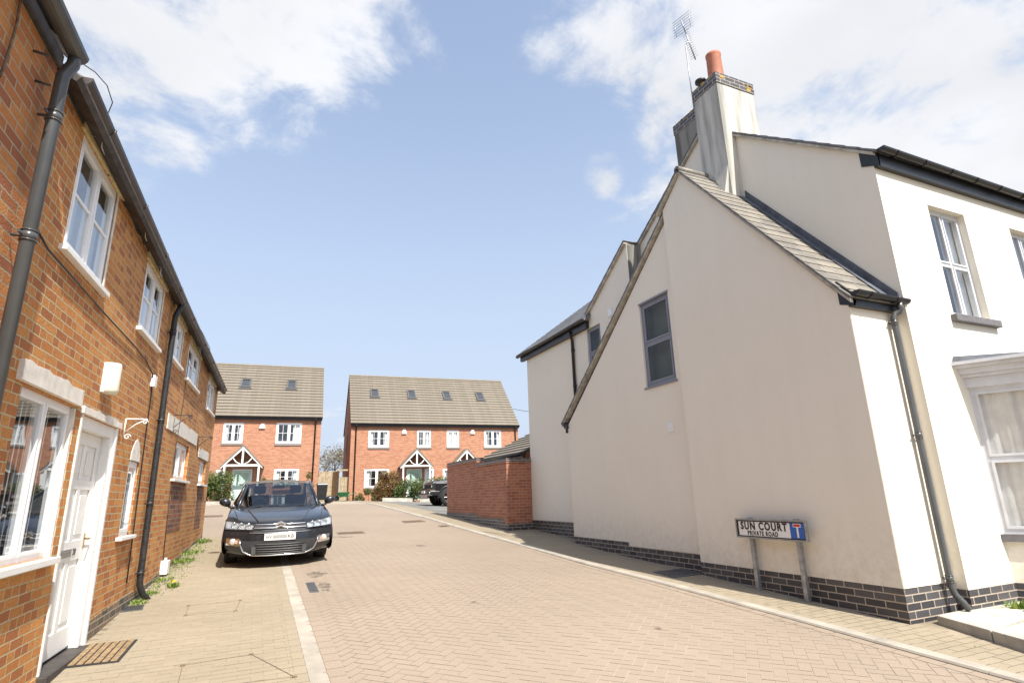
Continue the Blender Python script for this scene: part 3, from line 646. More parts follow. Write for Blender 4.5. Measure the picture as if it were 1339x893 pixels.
# windows
for i, (k, a, b, c, d) in enumerate(OPEN):
    if k == 'w':
        window(F, T, a, b, c, d, t=-.012, cols=2, bars=(0, 1), fw=.048, sw=.03, sill=(.07, .055, .045), cur=('right', 'half', 'net', 'right', 'net')[i % 5] if i else 'half', room='room_wall' if i == 0 else 'interior_dark')
        mb = MB(); F.box(mb, a-.08, b+.14, -.02, .026, d+.001, ez(a)-.015, 'plaster_buff'); mb.build('mortar_band', T)
        mb = MB(); F.box(mb, b+.0, b+.03, -.05, .008, c-.02, d, 'plaster_white'); mb.build('window_reveal', T)
W1 = window(F, T, 4.78, 5.86, 1.12, 2.33, t=-.035, cols=2, fw=.045, sw=.024, sill=(.02, .075, .05), cur='blinds')
mb = MB(); F.box(mb, 5.861, 5.90, -.10, -.004, 1.12, 2.325, 'plaster_white'); mb.build('window_reveal', T)
window(F, T, 10.70, 12.05, 1.90, 2.52, t=-.05, cols=2, fw=.05, sill=(.12, .06, .04), cur='net')
window(F, T, 13.62, 14.55, 1.90, 2.40, t=-.05, cols=2, fw=.05, sill=(.08, .06, .04), cur='net')
window(F, T, 7.90, 8.38, 1.16, 2.02, t=-.02, cols=1, fw=.05, sw=.03, sill=(.10, .06, .04), cur='net')
# pointed head over the slit window
mb = MB(); pts = [(7.92, 2.02), (7.93, 2.10), (7.98, 2.18), (8.06, 2.25), (8.14, 2.28), (8.22, 2.25), (8.30, 2.18), (8.35, 2.10), (8.36, 2.02)]
mb.poly([F.p(u, .006, z) for u, z in pts], 'plaster_white', thick=(-.03, 0, 0)); mb.build('arched_head', T)
def lintel(s0, s1, z0, z1, t=.02, rough=True):
    mb = MB(); rnd = random.Random(int(s0*10)); n = 12; top = []; 
    for i in range(n+1):
        u = s0+(s1-s0)*i/n; top.append((u, z1+rnd.uniform(-.014, .014) if 0 < i < n else z1))
    o = [(s0, z0), (s1, z0)] + top[::-1]
    mb.poly([F.p(u, t, z) for u, z in o], 'plaster_white', thick=(-.1, 0, 0)); return mb.build('lintel', T, bevel=.004)
lintel(4.66, 5.90, 2.345, 2.485, .035); lintel(6.0, 7.26, 2.305, 2.37, .03); lintel(9.75, 12.75, 2.60, 2.83, .012); lintel(13.2, 14.75, 2.42, 2.60, .012)
# front door
D0, D1, DZ = 6.06, 7.16, .21
mb = MB(); F.box(mb, D0, D0+.10, -.13, -.012, DZ, 2.30, 'white_paint'); F.box(mb, D1-.10, D1, -.13, -.012, DZ, 2.30, 'white_paint'); F.box(mb, D0+.10, D1-.10, -.13, -.013, 2.19, 2.30, 'white_paint')
F.box(mb, D0-.03, D0+.002, -.04, .014, DZ, 2.30, 'plaster_white'); F.box(mb, D1-.002, D1+.055, -.04, .014, DZ-.02, 2.30, 'white_paint'); dfm = mb.build('door_frame', T, bevel=.003)
mb = MB(); a, b = D0+.105, D1-.105; lt = -.085
F.box(mb, a, b, lt-.04, lt-.012, DZ+.03, 2.185, 'white_paint')
def member(u0, u1, z0, z1): F.box(mb, u0, u1, lt-.012, lt, z0, z1, 'white_paint')
st = .11; mid = (a+b)/2
member(a, a+st, DZ+.03, 2.185); member(b-st, b, DZ+.03, 2.185); member(a+st, b-st, 2.07, 2.185); member(a+st, b-st, DZ+.03, DZ+.22)
member(a+st, b-st, 1.02, 1.20); member(a+st, b-st, 1.66, 1.75); member(mid-.045, mid+.045, DZ+.22, 1.02); member(mid-.045, mid+.045, 1.20, 1.66); member(mid-.045, mid+.045, 1.75, 2.07)
for u0, u1 in ((a+st, mid-.045), (mid+.045, b-st)):
    for z0, z1 in ((DZ+.22, 1.02), (1.20, 1.66), (1.75, 2.07)): F.box(mb, u0+.045, u1-.045, lt-.012, lt-.004, z0+.05, z1-.05, 'white_paint')
leaf = mb.build('front_door', T, bevel=.004)
mb = MB(); F.box(mb, a+.22, a+.50, lt, lt+.008, 1.06, 1.13, 'steel'); F.box(mb, a+.245, a+.475, lt+.008, lt+.014, 1.075, 1.115, 'steel'); mb.build('letter_plate', leaf, bevel=.002)
mb = MB(); mb.tube([F.p(b-.05, lt, 1.20), F.p(b-.05, lt+.05, 1.20)], .009, 'brass', 8); mb.tube([F.p(b-.05, lt+.05, 1.20), F.p(b-.15, lt+.05, 1.20)], .009, 'brass', 8); F.box(mb, b-.065, b-.035, lt, lt+.006, 1.11, 1.25, 'brass'); mb.build('door_handle', leaf)
mb = MB(); F.box(mb, D0-.04, D1+.06, -.13, .075, .03, DZ-.002, 'dark_wood'); mb.build('door_step', T, bevel=.01)
def text_mesh(txt, size, mat, name, parent, M4, ext=.0015, xs=1.0, bold=0.0, sp=1.0):
    cu = bpy.data.curves.new(name, 'FONT'); cu.body = txt; cu.size = size; cu.extrude = ext; cu.offset = bold; cu.align_x = 'CENTER'; cu.align_y = 'CENTER'; cu.resolution_u = 3; cu.space_character = sp
    o = bpy.data.objects.new('tmp', cu); C.objects.link(o); dg = bpy.context.evaluated_depsgraph_get()
    me = bpy.data.meshes.new_from_object(o.evaluated_get(dg)); bpy.data.objects.remove(o); me.name = name
    xx = [v.co.x for v in me.vertices]; me.transform(Matrix.Translation((-(max(xx)+min(xx))/2, 0, 0)))
    if xs > 3: xs = xs/1000/(max(xx)-min(xx))       # xs given in millimetres: fit that width
    me.transform(Matrix.Diagonal((xs, 1, 1, 1))); me.transform(M4); me.materials.clear(); me.materials.append(MATS[mat])
    ob = bpy.data.objects.new(name, me); C.objects.link(ob); ob.parent = parent; return ob
def fmat(pos, ux, uz):   # text plane: x along ux, y along uz
    ux, uz = Vector(ux).normalized(), Vector(uz).normalized(); n = ux.cross(uz)
    return Matrix(((ux.x, uz.x, n.x, pos[0]), (ux.y, uz.y, n.y, pos[1]), (ux.z, uz.z, n.z, pos[2]), (0, 0, 0, 1)))
text_mesh('20', .085, 'cover_iron', 'door_number', leaf, fmat(F.p(a+.585, lt+.004, 1.095), (0, 1, 0), (0, 0, 1)), .002)
# roof (behind the gutter)
mb = MB(); FR = Fr((0, 0, 0), (0, 1, 0), (1, 0, 0))
sawroof(mb, FR, 4.3, 15.34, .16, 4.50, -3.1, 6.55, .25, .012, 'grey_slate'); mb.quad((-3.1, 4.3, 6.55), (-3.1, 15.34, 6.55), (-6.3, 15.34, 4.45), (-6.3, 4.3, 4.45), 'grey_slate')
ro = mb.build('roof', T)
# lift the far end of the eaves down to follow the sagging line
for v in ro.data.vertices: v.co.z -= .036*(v.co.y-4.45)*(1-min(1, max(0, -v.co.x/3.1)))
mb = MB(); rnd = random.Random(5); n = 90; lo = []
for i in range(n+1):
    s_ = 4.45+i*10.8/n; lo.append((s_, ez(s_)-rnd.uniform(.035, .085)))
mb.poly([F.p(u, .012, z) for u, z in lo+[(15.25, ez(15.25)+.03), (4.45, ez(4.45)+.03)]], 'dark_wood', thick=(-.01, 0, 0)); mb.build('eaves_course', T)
gutter('gutter', [F.p(s_, .125, ez(s_)+dz) for s_, dz in ((4.42, .015), (6.9, -.005), (9.1, -.02), (12, .0), (15.38, .005))], .064, 'brown_plastic', T, (1, 0, 0), clips=1.0)
# black downpipe with swan neck
zt = ez(9.05)
pp = [F.p(9.02, .125, zt-.05), F.p(9.02, .125, zt-.12), F.p(9.0, .10, zt-.18), F.p(8.98, .07, zt-.28), F.p(8.98, .065, zt-.36), F.p(8.98, .065, .62), F.p(8.98, .07, .52), F.p(9.02, .11, .40), F.p(9.08, .17, .31)]
pipe('downpipe', pp, .038, 'cast_iron', T, collars=(4.0-.12, 2.62, 1.52, .66), brk=(.06,), n_out=(1, 0, 0))
# cables on the wall
def cable(pts, r, mat, parent, name='cable'):
    mb = MB(); mb.tube(pts, r, mat, 5); return mb.build(name, parent)
cable([F.p(*p) for p in ((4.3, .018, 3.40), (4.7, .018, 3.31), (5.3, .02, 3.29), (6.0, .02, 3.27), (7.35, .018, 3.25), (7.9, .018, 3.22), (8.35, .018, 3.14), (8.42, .018, 2.9), (8.44, .018, 2.2), (8.50, .018, 1.1), (8.52, .018, .6))], .008, 'black_plastic', T)
cable([F.p(*p) for p in ((10.78, .014, 4.05), (10.76, .016, 3.2), (10.60, .015, 2.4), (10.62, .016, 1.4), (10.72, .016, .62))], .006, 'dark_wood', T)
cable([F.p(*p) for p in ((10.30, .12, 4.45), (10.5, .22, 4.30), (11.2, .26, 4.22), (11.9, .16, 4.25), (11.5, .05, 4.2))], .005, 'black_plastic', T)
cable([F.p(*p) for p in ((4.35, .12, 4.66), (4.45, .18, 4.675), (4.58, .225, 4.67), (4.72, .235, 4.62), (4.78, .20, 4.56))], .004, 'black_plastic', T)
mb = MB(); F.box(mb, 8.36, 8.50, .001, .05, 2.98, 3.13, 'white_upvc'); mb.build('junction_box', T, bevel=.006)
mb = MB(); F.box(mb, 10.62, 10.82, .001, .10, .46, .66, 'white_upvc'); mb.tube([F.p(10.72, .05, .60), F.p(10.72, .05, .70)], .02, 'white_upvc', 8); mb.build('meter_vent', T, bevel=.01)
# wall lamp: curved opal bulkhead with grey back plate
mb = MB(); F.box(mb, 6.43, 6.60, .001, .03, 2.57, 2.86, 'white_upvc')
mb.lathe([(.001, 2.56), (.078, 2.565), (.085, 2.60), (.085, 2.83), (.078, 2.865), (.001, 2.87)], (.045, 6.52, 0), 'lamp_plastic', 20); mb.build('wall_lamp', T)
# scroll brackets
def scroll(s_, z, mat, L=.22, H=.2, sd_=1):
    mb = MB(); q = F.p; r = .007
    mb.tube([q(s_, .01, z), q(s_, .01, z-H)], r, mat, 6); mb.tube([q(s_, .01, z), q(s_, L, z)], r, mat, 6)
    mb.tube([q(s_, .012, z-H*.75), q(s_, L*.5, z-H*.3), q(s_, L*.9, z-.01)], r*.8, mat, 6)
    for cx, cz, rr in ((.045, z-H, .035), (L-.02, z-.035, .028)):
        mb.tube([q(s_, cx+rr*(1-k/22)*math.cos(k*.45), cz+rr*(1-k/22)*math.sin(k*.45)) for k in range(18)], r*.8, mat, 6)
    return mb.build('hanging_bracket', T)
scroll(7.45, 2.44, 'white_paint'); scroll(10.2, 2.86, 'cast_iron', .26, .26); scroll(12.95, 2.80, 'cast_iron', .26, .26)
# small bits of wire and hook under the eaves
for s_, z in ((5.05, 4.50), (6.7, 4.44), (7.6, 4.36), (11.2, 4.24), (14.8, 4.12)):
    cable([F.p(s_, 0, z), F.p(s_+.02, .1, z-.02), F.p(s_+.03, .1, z-.09), F.p(s_+.12, .1, z-.10)], .005, 'steel', T, 'wall_hook')

# ------------------------------------------------------------------ taller brick house at the very left edge
TT = thing('brick_house', tw(4.25), 'brick house at the left edge, in front of the terrace, with thick grey downpipe', 'house', rz=TR)
FT = Fr((0, -4.25, 0), (0, 1, 0), (1, 0, 0))
mb = MB(); FT.wall(mb, [(-4.5, -1), (4.245, -.3), (4.245, 4.62), (-4.5, 4.62)], [], .3, 'tall_brick', t=.03); mb.box(-6.2, -.27, -.24, -.006, -.3, 4.5, 'tall_brick')
mb.poly([(-.02, -.05, 4.5), (-6.2, -.05, 4.5), (-3.1, -.05, 7.4)], 'tall_brick', thick=(0, -.12, 0)); mb.build('wall', TT)
mb = MB(); sawroof(mb, FT, -4.5, 4.31, .14, 4.70, -3.1, 7.62, .28, .018, 'old_slate'); mb.quad((-3.1, -8.7, 7.62), (-3.1, .06, 7.62), (-6.3, .06, 4.6), (-6.3, -8.7, 4.6), 'old_slate'); mb.build('roof', TT)
mb = MB(); q = FT.p; mb.hexa([q(4.24, .12, 4.58), q(4.305, .12, 4.58), q(4.305, -3.1, 7.46), q(4.24, -3.1, 7.46), q(4.24, .12, 4.68), q(4.305, .12, 4.68), q(4.305, -3.1, 7.58), q(4.24, -3.1, 7.58)], 'plaster_white'); mb.build('verge', TT)
mb = MB(); FT.box(mb, -4.5, 4.24, .031, .06, 4.50, 4.60, 'dark_wood'); mb.build('fascia', TT)
gutter('gutter', [FT.p(-4.4, .175, 4.60), FT.p(4.16, .175, 4.56)], .062, 'grey_plastic', TT, (1, 0, 0), clips=1.2)
pipe('downpipe', [FT.p(4.11, .175, 4.56), FT.p(4.11, .17, 4.45), FT.p(4.10, .13, 4.34), FT.p(4.10, .13, .1)], .040, 'grey_plastic', TT, collars=(4.02, 3.15, 1.9), brk=(.09,), n_out=(1, 0, 0))
cable([FT.p(3.6, .045, 4.55), FT.p(3.62, .05, 4.3), FT.p(3.6, .05, 4.0), FT.p(3.58, .05, 3.9)], .008, 'rust_iron', TT, 'chain')
for s_, z in ((3.9, 4.35), (4.0, 4.2), (3.3, 4.3)):
    cable([FT.p(s_, .03, z), FT.p(s_+.02, .11, z)], .009, 'dark_wood', TT, 'wall_hook')

# door mat of strips
o = thing('doormat', (-1.15, 6.88, gz(-1.15, 6.88)+.005), 'brown and black striped doormat on the pavement by the white front door', 'doormat', rz=TR)
mb = MB(); sl = (gz(-1.15, 7.2)-gz(-1.15, 6.5))/.7
def mp(x, y, z): return (x, y, z+y*sl)
def mbx(mb, x0, x1, y0, y1, z0, z1, mat): mb.hexa([mp(x0,y0,z0),mp(x1,y0,z0),mp(x1,y1,z0),mp(x0,y1,z0),mp(x0,y0,z1),mp(x1,y0,z1),mp(x1,y1,z1),mp(x0,y1,z1)], mat)
mbx(mb, -.20, .20, -.36, .32, -.006, .006, 'rubber'); mb.build('backing', o)
mb = MB()
for k in range(6):
    for j in range(7):
        x = -.185+k*.063; y = -.345+j*.093; mbx(mb, x, x+.05, y, y+.082, .006, .017, 'copper_mat')
mb.build('bristle_strips', o, bevel=.005)

# ------------------------------------------------------------------ cream rendered house on the right
H0 = Vector((6.2, 4.1, 0)); RH = thing('rendered_house', H0, 'cream rendered house with slate roofs and chimneys on the right', 'house')
OFF = H0
def side(x): return Fr((x, 0, 0), (0, 1, 0), (-1, 0, 0))       # wall facing the road, u = Y
def front(y): return Fr((0, y, 0), (1, 0, 0), (0, -1, 0))      # wall facing the camera side, u = X
G = lambda x, y: gz(x, y)
def plinth(Fm, u0, u1, z1, t=.0, zb=-.3, mat='blue_brick', th=.1, name='plinth'):
    mb = MB(); Fm.box(mb, u0, u1, t-th, t, zb, z1, mat); return mb.build(name, RH)
P1, P2, P3, PM = side(6.2), side(6.3), side(6.7), side(7.05)
# wing, nearest gable wall
mb = MB(); P1.wall(mb, [(4.10, .448), (7.08, .448), (7.08, 6.24), (6.56, 6.68), (4.10, 3.58)], [], .25, 'cream_render', t=.006); mb.build('gable_wall', RH)
plinth(P1, 4.10, 7.08, .448)
# second stretch with the tall grey window
mb = MB(); P2.wall(mb, [(7.05, .54), (9.02, .54), (9.02, .605), (11.0, .605), (11.0, 2.95), (7.05, 6.18)], [rect(7.30, 8.12, 3.27, 4.83)], .25, 'cream_render', t=.006); mb.build('gable_wall', RH)
mb = MB(); P2.box(mb, 7.05, 9.02, -.1, 0, -.2, .54, 'blue_brick'); P2.box(mb, 9.02, 11.0, -.1, 0, -.2, .605, 'blue_brick'); mb.build('plinth', RH)
wn = window(P2, RH, 7.30, 8.12, 3.27, 4.83, t=-.03, cols=1, rows=(4.06,), fw=.07, sw=.03, mat='grey_frame', sill=(.03, .035, .03), sillmat='grey_frame', cur=None, room='reflection_backing', glassm='dim_glass', depth=.12)
mb = MB(); P2.box(mb, 7.29, 8.13, -.02, .02, 4.82, 4.85, 'grey_frame'); mb.build('drip_bar', wn)
mb = MB(); P2.box(mb, 7.50, 7.62, .006, .03, 2.43, 2.58, 'white_upvc'); 
for k in range(5): P2.box(mb, 7.51, 7.61, .03, .036, 2.445+k*.026, 2.457+k*.026, 'white_upvc')
mb.build('wall_vent', RH)
mb = MB(); mb.box(6.56, 8, 10.9, 10.995, .0, 2.9, 'cream_render'); mb.build('end_wall', RH)
# third stretch: rear wing with the long flat eaves
mb = MB(); P3.wall(mb, [(8.87, .85), (13.82, .85), (13.82, 5.12), (10.5, 5.12), (10.5, 5.40), (8.87, 6.48)], [rect(10.06, 10.62, 3.95, 5.12-.02)], .25, 'cream_render', t=.006); mb.build('gable_wall', RH)
window(P3, RH, 10.06, 10.62, 3.95, 5.10, t=-.03, cols=1, rows=(4.5,), fw=.06, sw=.03, mat='grey_frame', cur=None, glassm='dim_glass', room='reflection_backing', depth=.12)
plinth(P3, 10.5, 13.82, .85)
mb = MB(); P3.box(mb, 9.55, 9.69, .006, .03, 5.12, 5.28, 'white_upvc'); mb.build('wall_vent', RH)
mb = MB(); FN = Fr((0, 13.82, 0), (1, 0, 0), (0, 1, 0)); FN.wall(mb, [(6.96, .3), (12.5, .3), (12.5, 5.1), (9.6, 7.3), (6.96, 5.25)], [], .24, 'cream_render'); mb.build('end_wall', RH)
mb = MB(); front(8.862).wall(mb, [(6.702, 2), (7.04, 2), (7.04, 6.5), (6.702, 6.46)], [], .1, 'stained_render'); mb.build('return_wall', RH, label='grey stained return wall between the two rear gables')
# main block
mb = MB(); PM.wall(mb, [(3.97, .379), (8.95, .379), (8.95, 6.48), (6.75, 7.84), (3.97, 5.68)], [], .25, 'cream_render'); mb.build('main_gable_wall', RH)
FF = front(3.97)
bx0, bx1 = 7.93, 10.3
mb = MB(); FF.wall(mb, [(7.301, .38), (13.5, .38), (13.5, 5.62), (7.301, 5.62)], [rect(8.03, 8.86, 3.56, 5.13), rect(10.0, 10.83, 3.56, 5.13), rect(8.2, 10.1, .9, 2.65)], .25, 'cream_render', t=.0); mb.build('front_wall', RH)
mb = MB(); FF.box(mb, 7.045, bx0+.02, -.1, .004, -.2, .38, 'blue_brick'); mb.box(7.0465, 7.15, 4.0705, 4.2, -.2, .378, 'blue_brick'); mb.build('plinth', RH)
mb = MB(); mb.box(13.5, 13.7, 3.97, 13, -.2, 5.6, 'cream_render'); mb.box(7.3, 13.5, 12.9, 13.0, -.2, 5.5, 'cream_render'); mb.build('rear_wall', RH)
for u in (8.03, 10.0):
    window(FF, RH, u, u+.83, 3.56, 5.13, t=-.09, cols=2, rows=(4.33,), fw=.05, sw=.022, mat='grey_white_frame', cur='right', sill=None)
    mb = MB(); FF.box(mb, u-.08, u+.93, -.08, .07, 3.46, 3.555, 'sill_stone'); mb.build('window_sill', RH, bevel=.008)
# wing front wall under its little eaves
FW = front(4.10)
mb = MB(); FW.wall(mb, [(6.2, .448), (7.05, .448), (7.05, 3.56), (6.2, 3.56)], [], .2, 'cream_render', t=.006); mb.build('front_wall', RH)
mb = MB(); FW.box(mb, 6.301, 7.045, -.1, 0, -.3, .448, 'blue_brick'); mb.build('plinth', RH)
# roofs: wing (slope towards the camera side), its long back slope, main and rear
def rf(name, x0, x1, ya, za, yb, zb, gauge, step, mat, label=None, th=.05):
    mb = MB(); Fm = Fr((0, 0, 0), (1, 0, 0), (0, 1, 0)); sawroof(mb, Fm, x0, x1, ya, za, yb, zb, gauge, step, mat, 'grey_slate', th); return mb.build(name, RH, label=label)
rf('roof', 6.13, 7.05, 4.02, 3.60, 6.56, 6.76, .20, .009, 'old_slate', 'lichened brown slate roof slope of the wing', th=.022)
rf('roof', 6.13, 7.05, 7.23, 6.25, 6.56, 6.76, .24, .010, 'old_slate', th=.022)
rf('roof', 6.22, 7.05, 11.2, 3.00, 7.05, 6.30, .24, .010, 'grey_slate', th=.022)
rf('roof', 6.98, 13.6, 3.88, 5.66, 6.75, 7.92, .24, .010, 'grey_slate', th=.022)
rf('roof', 6.98, 13.6, 8.93, 6.52, 6.75, 7.92, .24, .010, 'grey_slate', th=.022)
rf('roof', 6.62, 13.6, 10.56, 5.44, 8.86, 6.55, .24, .010, 'grey_slate', th=.022)
mb = MB(); Fm = Fr((0, 0, 0), (0, 1, 0), (1, 0, 0)); sawroof(mb, Fm, 10.4, 14.1, 6.50, 5.28, 9.6, 7.60, .2, .008, 'grey_slate', 'grey_slate'); mb.quad((9.6, 10.4, 7.6), (9.6, 14.1, 7.6), (12.7, 14.1, 5.28), (12.7, 10.4, 5.28), 'grey_slate'); mb.build('roof', RH)
# cement verges
def verge(x0, x1, ya, za, yb, zb, mat='verge_mortar', h=.04, dz=-.045):
    mb = MB(); mb.hexa([(x0,ya,za+dz-h),(x1,ya,za+dz-h),(x1,yb,zb+dz-h),(x0,yb,zb+dz-h),(x0,ya,za+dz),(x1,ya,za+dz),(x1,yb,zb+dz),(x0,yb,zb+dz)], mat); return mb.build('verge', RH)
verge(6.14, 6.24, 4.03, 3.60, 6.56, 6.76, h=.045, dz=-.024); verge(6.14, 6.24, 7.21, 6.26, 6.56, 6.76, h=.05, dz=-.024)
verge(6.23, 6.34, 11.18, 3.02, 7.09, 6.27, h=.045, dz=-.024); verge(6.63, 6.74, 10.54, 5.45, 8.87, 6.54, h=.045, dz=-.024); verge(6.99, 7.08, 8.92, 6.52, 6.75, 7.91, h=.045, dz=-.024); verge(6.99, 7.08, 3.92, 5.68, 6.75, 7.91, h=.045, dz=-.024)
# ridge tiles on the wing
mb = MB(); mb.tube([(6.13, 6.56, 6.745), (6.45, 6.56, 6.745), (6.85, 6.56, 6.745), (7.05, 6.56, 6.745)], .065, 'old_slate', 8); mb.build('ridge_tile', RH)
# lead flashing where the wing roof meets the main gable
mb = MB(); sl = (6.76-3.60)/(6.56-4.02); nx, nz = 0, 0
for (ya, yb) in ((4.02, 6.02),):
    za, zb = 3.60+(ya-4.02)*sl, 3.60+(yb-4.02)*sl
    mb.hexa([(6.90, ya, za+.018), (7.052, ya, za+.018), (7.052, yb, zb+.018), (6.90, yb, zb+.018), (6.90, ya, za+.034), (7.052, ya, za+.034), (7.052, yb, zb+.034), (6.90, yb, zb+.034)], 'lead')
    mb.hexa([(7.035, ya, za+.02), (7.049, ya, za+.02), (7.049, yb, zb+.02), (7.035, yb, zb+.02), (7.035, ya, za+.16), (7.049, ya, za+.16), (7.049, yb, zb+.16), (7.035, yb, zb+.16)], 'lead')
mb.build('lead_flashing', RH)
# gutters and fascias
mb = MB(); mb.box(6.19, 7.06, 4.03, 4.094, 3.50, 3.66, 'black_plastic'); mb.hexa([(6.188, 4.03, 3.50), (6.22, 4.03, 3.50), (6.22, 4.2, 3.56), (6.188, 4.2, 3.56), (6.188, 4.03, 3.66), (6.22, 4.03, 3.66), (6.22, 4.2, 3.86), (6.188, 4.2, 3.86)], 'black_plastic'); mb.build('fascia', RH)
gutter('gutter', [(6.16, 3.97, 3.66), (7.10, 3.97, 3.645)], .055, 'black_plastic', RH, (0, -1, 0), clips=.45)
pipe('downpipe', [(6.95, 3.97, 3.61), (6.95, 3.97, 3.52), (6.94, 3.99, 3.49), (6.90, 4.02, 3.47), (6.87, 4.03, 3.42), (6.87, 4.03, .42), (6.88, 4.01, .34), (6.90, 3.96, .27), (6.92, 3.93, .20)], .033, 'grey_plastic', RH, collars=(3.36, 2.02, .50), brk=(.07,), n_out=(0, -1, 0))
mb = MB(); mb.box(7.04, 13.5, 3.90, 3.968, 5.46, 5.66, 'black_plastic'); mb.hexa([(7.035, 3.90, 5.46), (7.07, 3.90, 5.46), (7.07, 4.12, 5.56), (7.035, 4.12, 5.56), (7.035, 3.90, 5.66), (7.07, 3.90, 5.66), (7.07, 4.12, 5.83), (7.035, 4.12, 5.83)], 'black_plastic'); mb.build('fascia', RH)
gutter('gutter', [(7.02, 3.84, 5.68), (13.5, 3.84, 5.64)], .058, 'black_plastic', RH, (0, -1, 0), clips=.55)
mb = MB(); mb.box(6.60, 6.695, 10.5, 14.05, 5.10, 5.28, 'black_plastic'); mb.build('fascia', RH)
gutter('gutter', [(6.54, 14.12, 5.26), (6.54, 10.46, 5.30)], .055, 'black_plastic', RH, (-1, 0, 0), clips=.9)
pipe('downpipe', [(6.56, 11.2, 5.20), (6.60, 11.2, 5.10), (6.65, 11.22, 5.0), (6.65, 11.22, .55)], .035, 'black_plastic', RH, collars=(4.75, 3.9), brk=(.05,), n_out=(-1, 0, 0))
mb = MB(); mb.box(6.24, 6.32, 10.98, 11.1, 2.88, 2.96, 'black_plastic'); mb.tube([(6.22, 11.1, 2.97), (7.0, 11.1, 2.97)], .05, 'black_plastic', 10); mb.tube([(6.27, 11.03, 2.94), (6.27, 11.03, 2.78)], .03, 'black_plastic', 8); mb.build('gutter_end', RH)
# chimneys
def stack(x0, x1, y0, y1, zb, zt, mat, bandmat='blue_brick', pots=True, tip=False):
    mb = MB(); mb.box(x0, x1, y0, y1, zb, zt-.21, mat)
    if tip: mb.add([(x0, y0, 6.72), (x0, y0+.38, 6.74), (x0-.12, y0+.06, 6.14), (x0, y0+.06, 6.16), (x0+.02, y0+.38, 6.5)], [(0, 1, 2), (0, 2, 3), (1, 4, 2)], mat)
    ob = mb.build('chimney_stack', RH)
    mb = MB(); mb.box(x0-.012, x1+.012, y0-.012, y1+.012, zt-.21, zt, bandmat); mb.build('brick_crown', ob)
    mb = MB(); rnd = random.Random(3)
    for k in range(5):
        px = rnd.uniform(x0, x1); pz = rnd.uniform(zt-.16, zt-.02); w = rnd.uniform(.02, .06)
        if k < 3: px = x1-.1+rnd.uniform(-.05, .05)
        mb.hexa([(px-w, y0-.016, pz-w*.4), (px+w, y0-.016, pz-w*.5), (px+w, y0-.0, pz-w*.5), (px-w, y0-.0, pz-w*.4), (px-w*.7, y0-.016, pz+w*.5), (px+w*.8, y0-.016, pz+w*.4), (px+w*.8, y0, pz+w*.4), (px-w*.7, y0, pz+w*.5)], 'lichen')
        py = rnd.uniform(y0, y1); mb.hexa([(x0-.016, py-w*.6, zt-.03), (x0, py-w*.6, zt-.03), (x0, py+w*.6, zt-.03), (x0-.016, py+w*.6, zt-.03), (x0-.016, py-w*.5, zt+.004), (x0, py-w*.5, zt+.004), (x0, py+w*.5, zt+.004), (x0-.016, py+w*.5, zt+.004)], 'lichen')
    lo_ = mb.build('lichen', ob); lo_['kind'] = 'stuff'; return ob
cs = stack(6.79, 7.66, 6.05, 6.63, 5.9, 8.53, 'chimney_render', tip=True)
mb = MB(); mb.lathe([(.150, 8.48), (.142, 8.56), (.130, 9.20), (.138, 9.22), (.138, 9.26), (.118, 9.26), (.11, 8.6)], (7.15, 6.36, 0), 'terracotta', 24); mb.build('chimney_pot', cs)
mb = MB(); mb.lathe([(.08, 8.50), (.08, 8.66), (.06, 8.68), (.06, 8.76), (.10, 8.77), (.10, 8.81), (.001, 8.85)], (6.98, 6.58, 0), 'cast_iron', 18); mb.build('chimney_cowl', cs)
stack(7.22, 7.9, 6.98, 7.66, 7.0, 8.62, 'stained_render')
# bay window: splayed side towards the camera, front beyond the frame
sp = Vector((math.sin(R(152)), math.cos(R(152)), 0)); a = Vector((bx0, 3.97, 0)); b_ = a+sp*.62; c_ = Vector((10.3-.0+.0, b_.y, 0))
d_ = Vector((10.6, 3.97, 0))
bay = MB()
def strip(p0, p1, z0, z1, mat, th=.1, mbb=None):
    m_ = mbb or bay; d = (p1-p0).normalized(); n = Vector((-d.y, d.x, 0))
    if n.y > 0: n = -n
    n = -n
    m_.hexa([(*p0.xy, z0), (*p1.xy, z0), (*(p1+n*th).xy, z0), (*(p0+n*th).xy, z0), (*p0.xy, z1), (*p1.xy, z1), (*(p1+n*th).xy, z1), (*(p0+n*th).xy, z1)], mat)
for p0, p1 in ((a, b_), (b_, c_), (c_, d_)):
    strip(p0, p1, .38, .82, 'cream_render')
ob = bay.build('bay_base', RH)
m2 = MB()
for p0, p1 in ((a, b_), (b_, c_), (c_, d_)): strip(p0, p1, -.2, .378, 'blue_brick', mbb=m2)
m2.build('plinth', RH)
m2 = MB()
for p0, p1 in ((a, b_), (b_, c_), (c_, d_)):
    d = (p1-p0).normalized(); n = Vector((d.y, -d.x, 0)); n = n if n.y < 0 or n.x < -.1 else -n
    if n.y > 0: n = -n
    q0, q1 = p0-d*.02+n*.05, p1+d*.02+n*.05; strip(q0, q1, .82, .90, 'sill_stone', th=.16, mbb=m2)
m2.build('window_sill', RH)
def bayframe(p0, p1, cols, nm):
    d = (p1-p0).normalized(); n = Vector((d.y, -d.x, 0))
    if n.y > 0: n = -n
    Fb = Fr(p0, d, n); return window(Fb, RH, 0.0, (p1-p0).length, .90, 2.60, t=-.02, cols=cols, rows=(2.0-.25,), fw=.055, sw=.03, mat='grey_white_frame', cur='net', room='curtain', depth=.10, cur_t=.062)
bayframe(a, b_, 1, 'l'); bayframe(b_, c_, 3, 'f'); bayframe(c_, d_, 1, 'r')
m2 = MB()
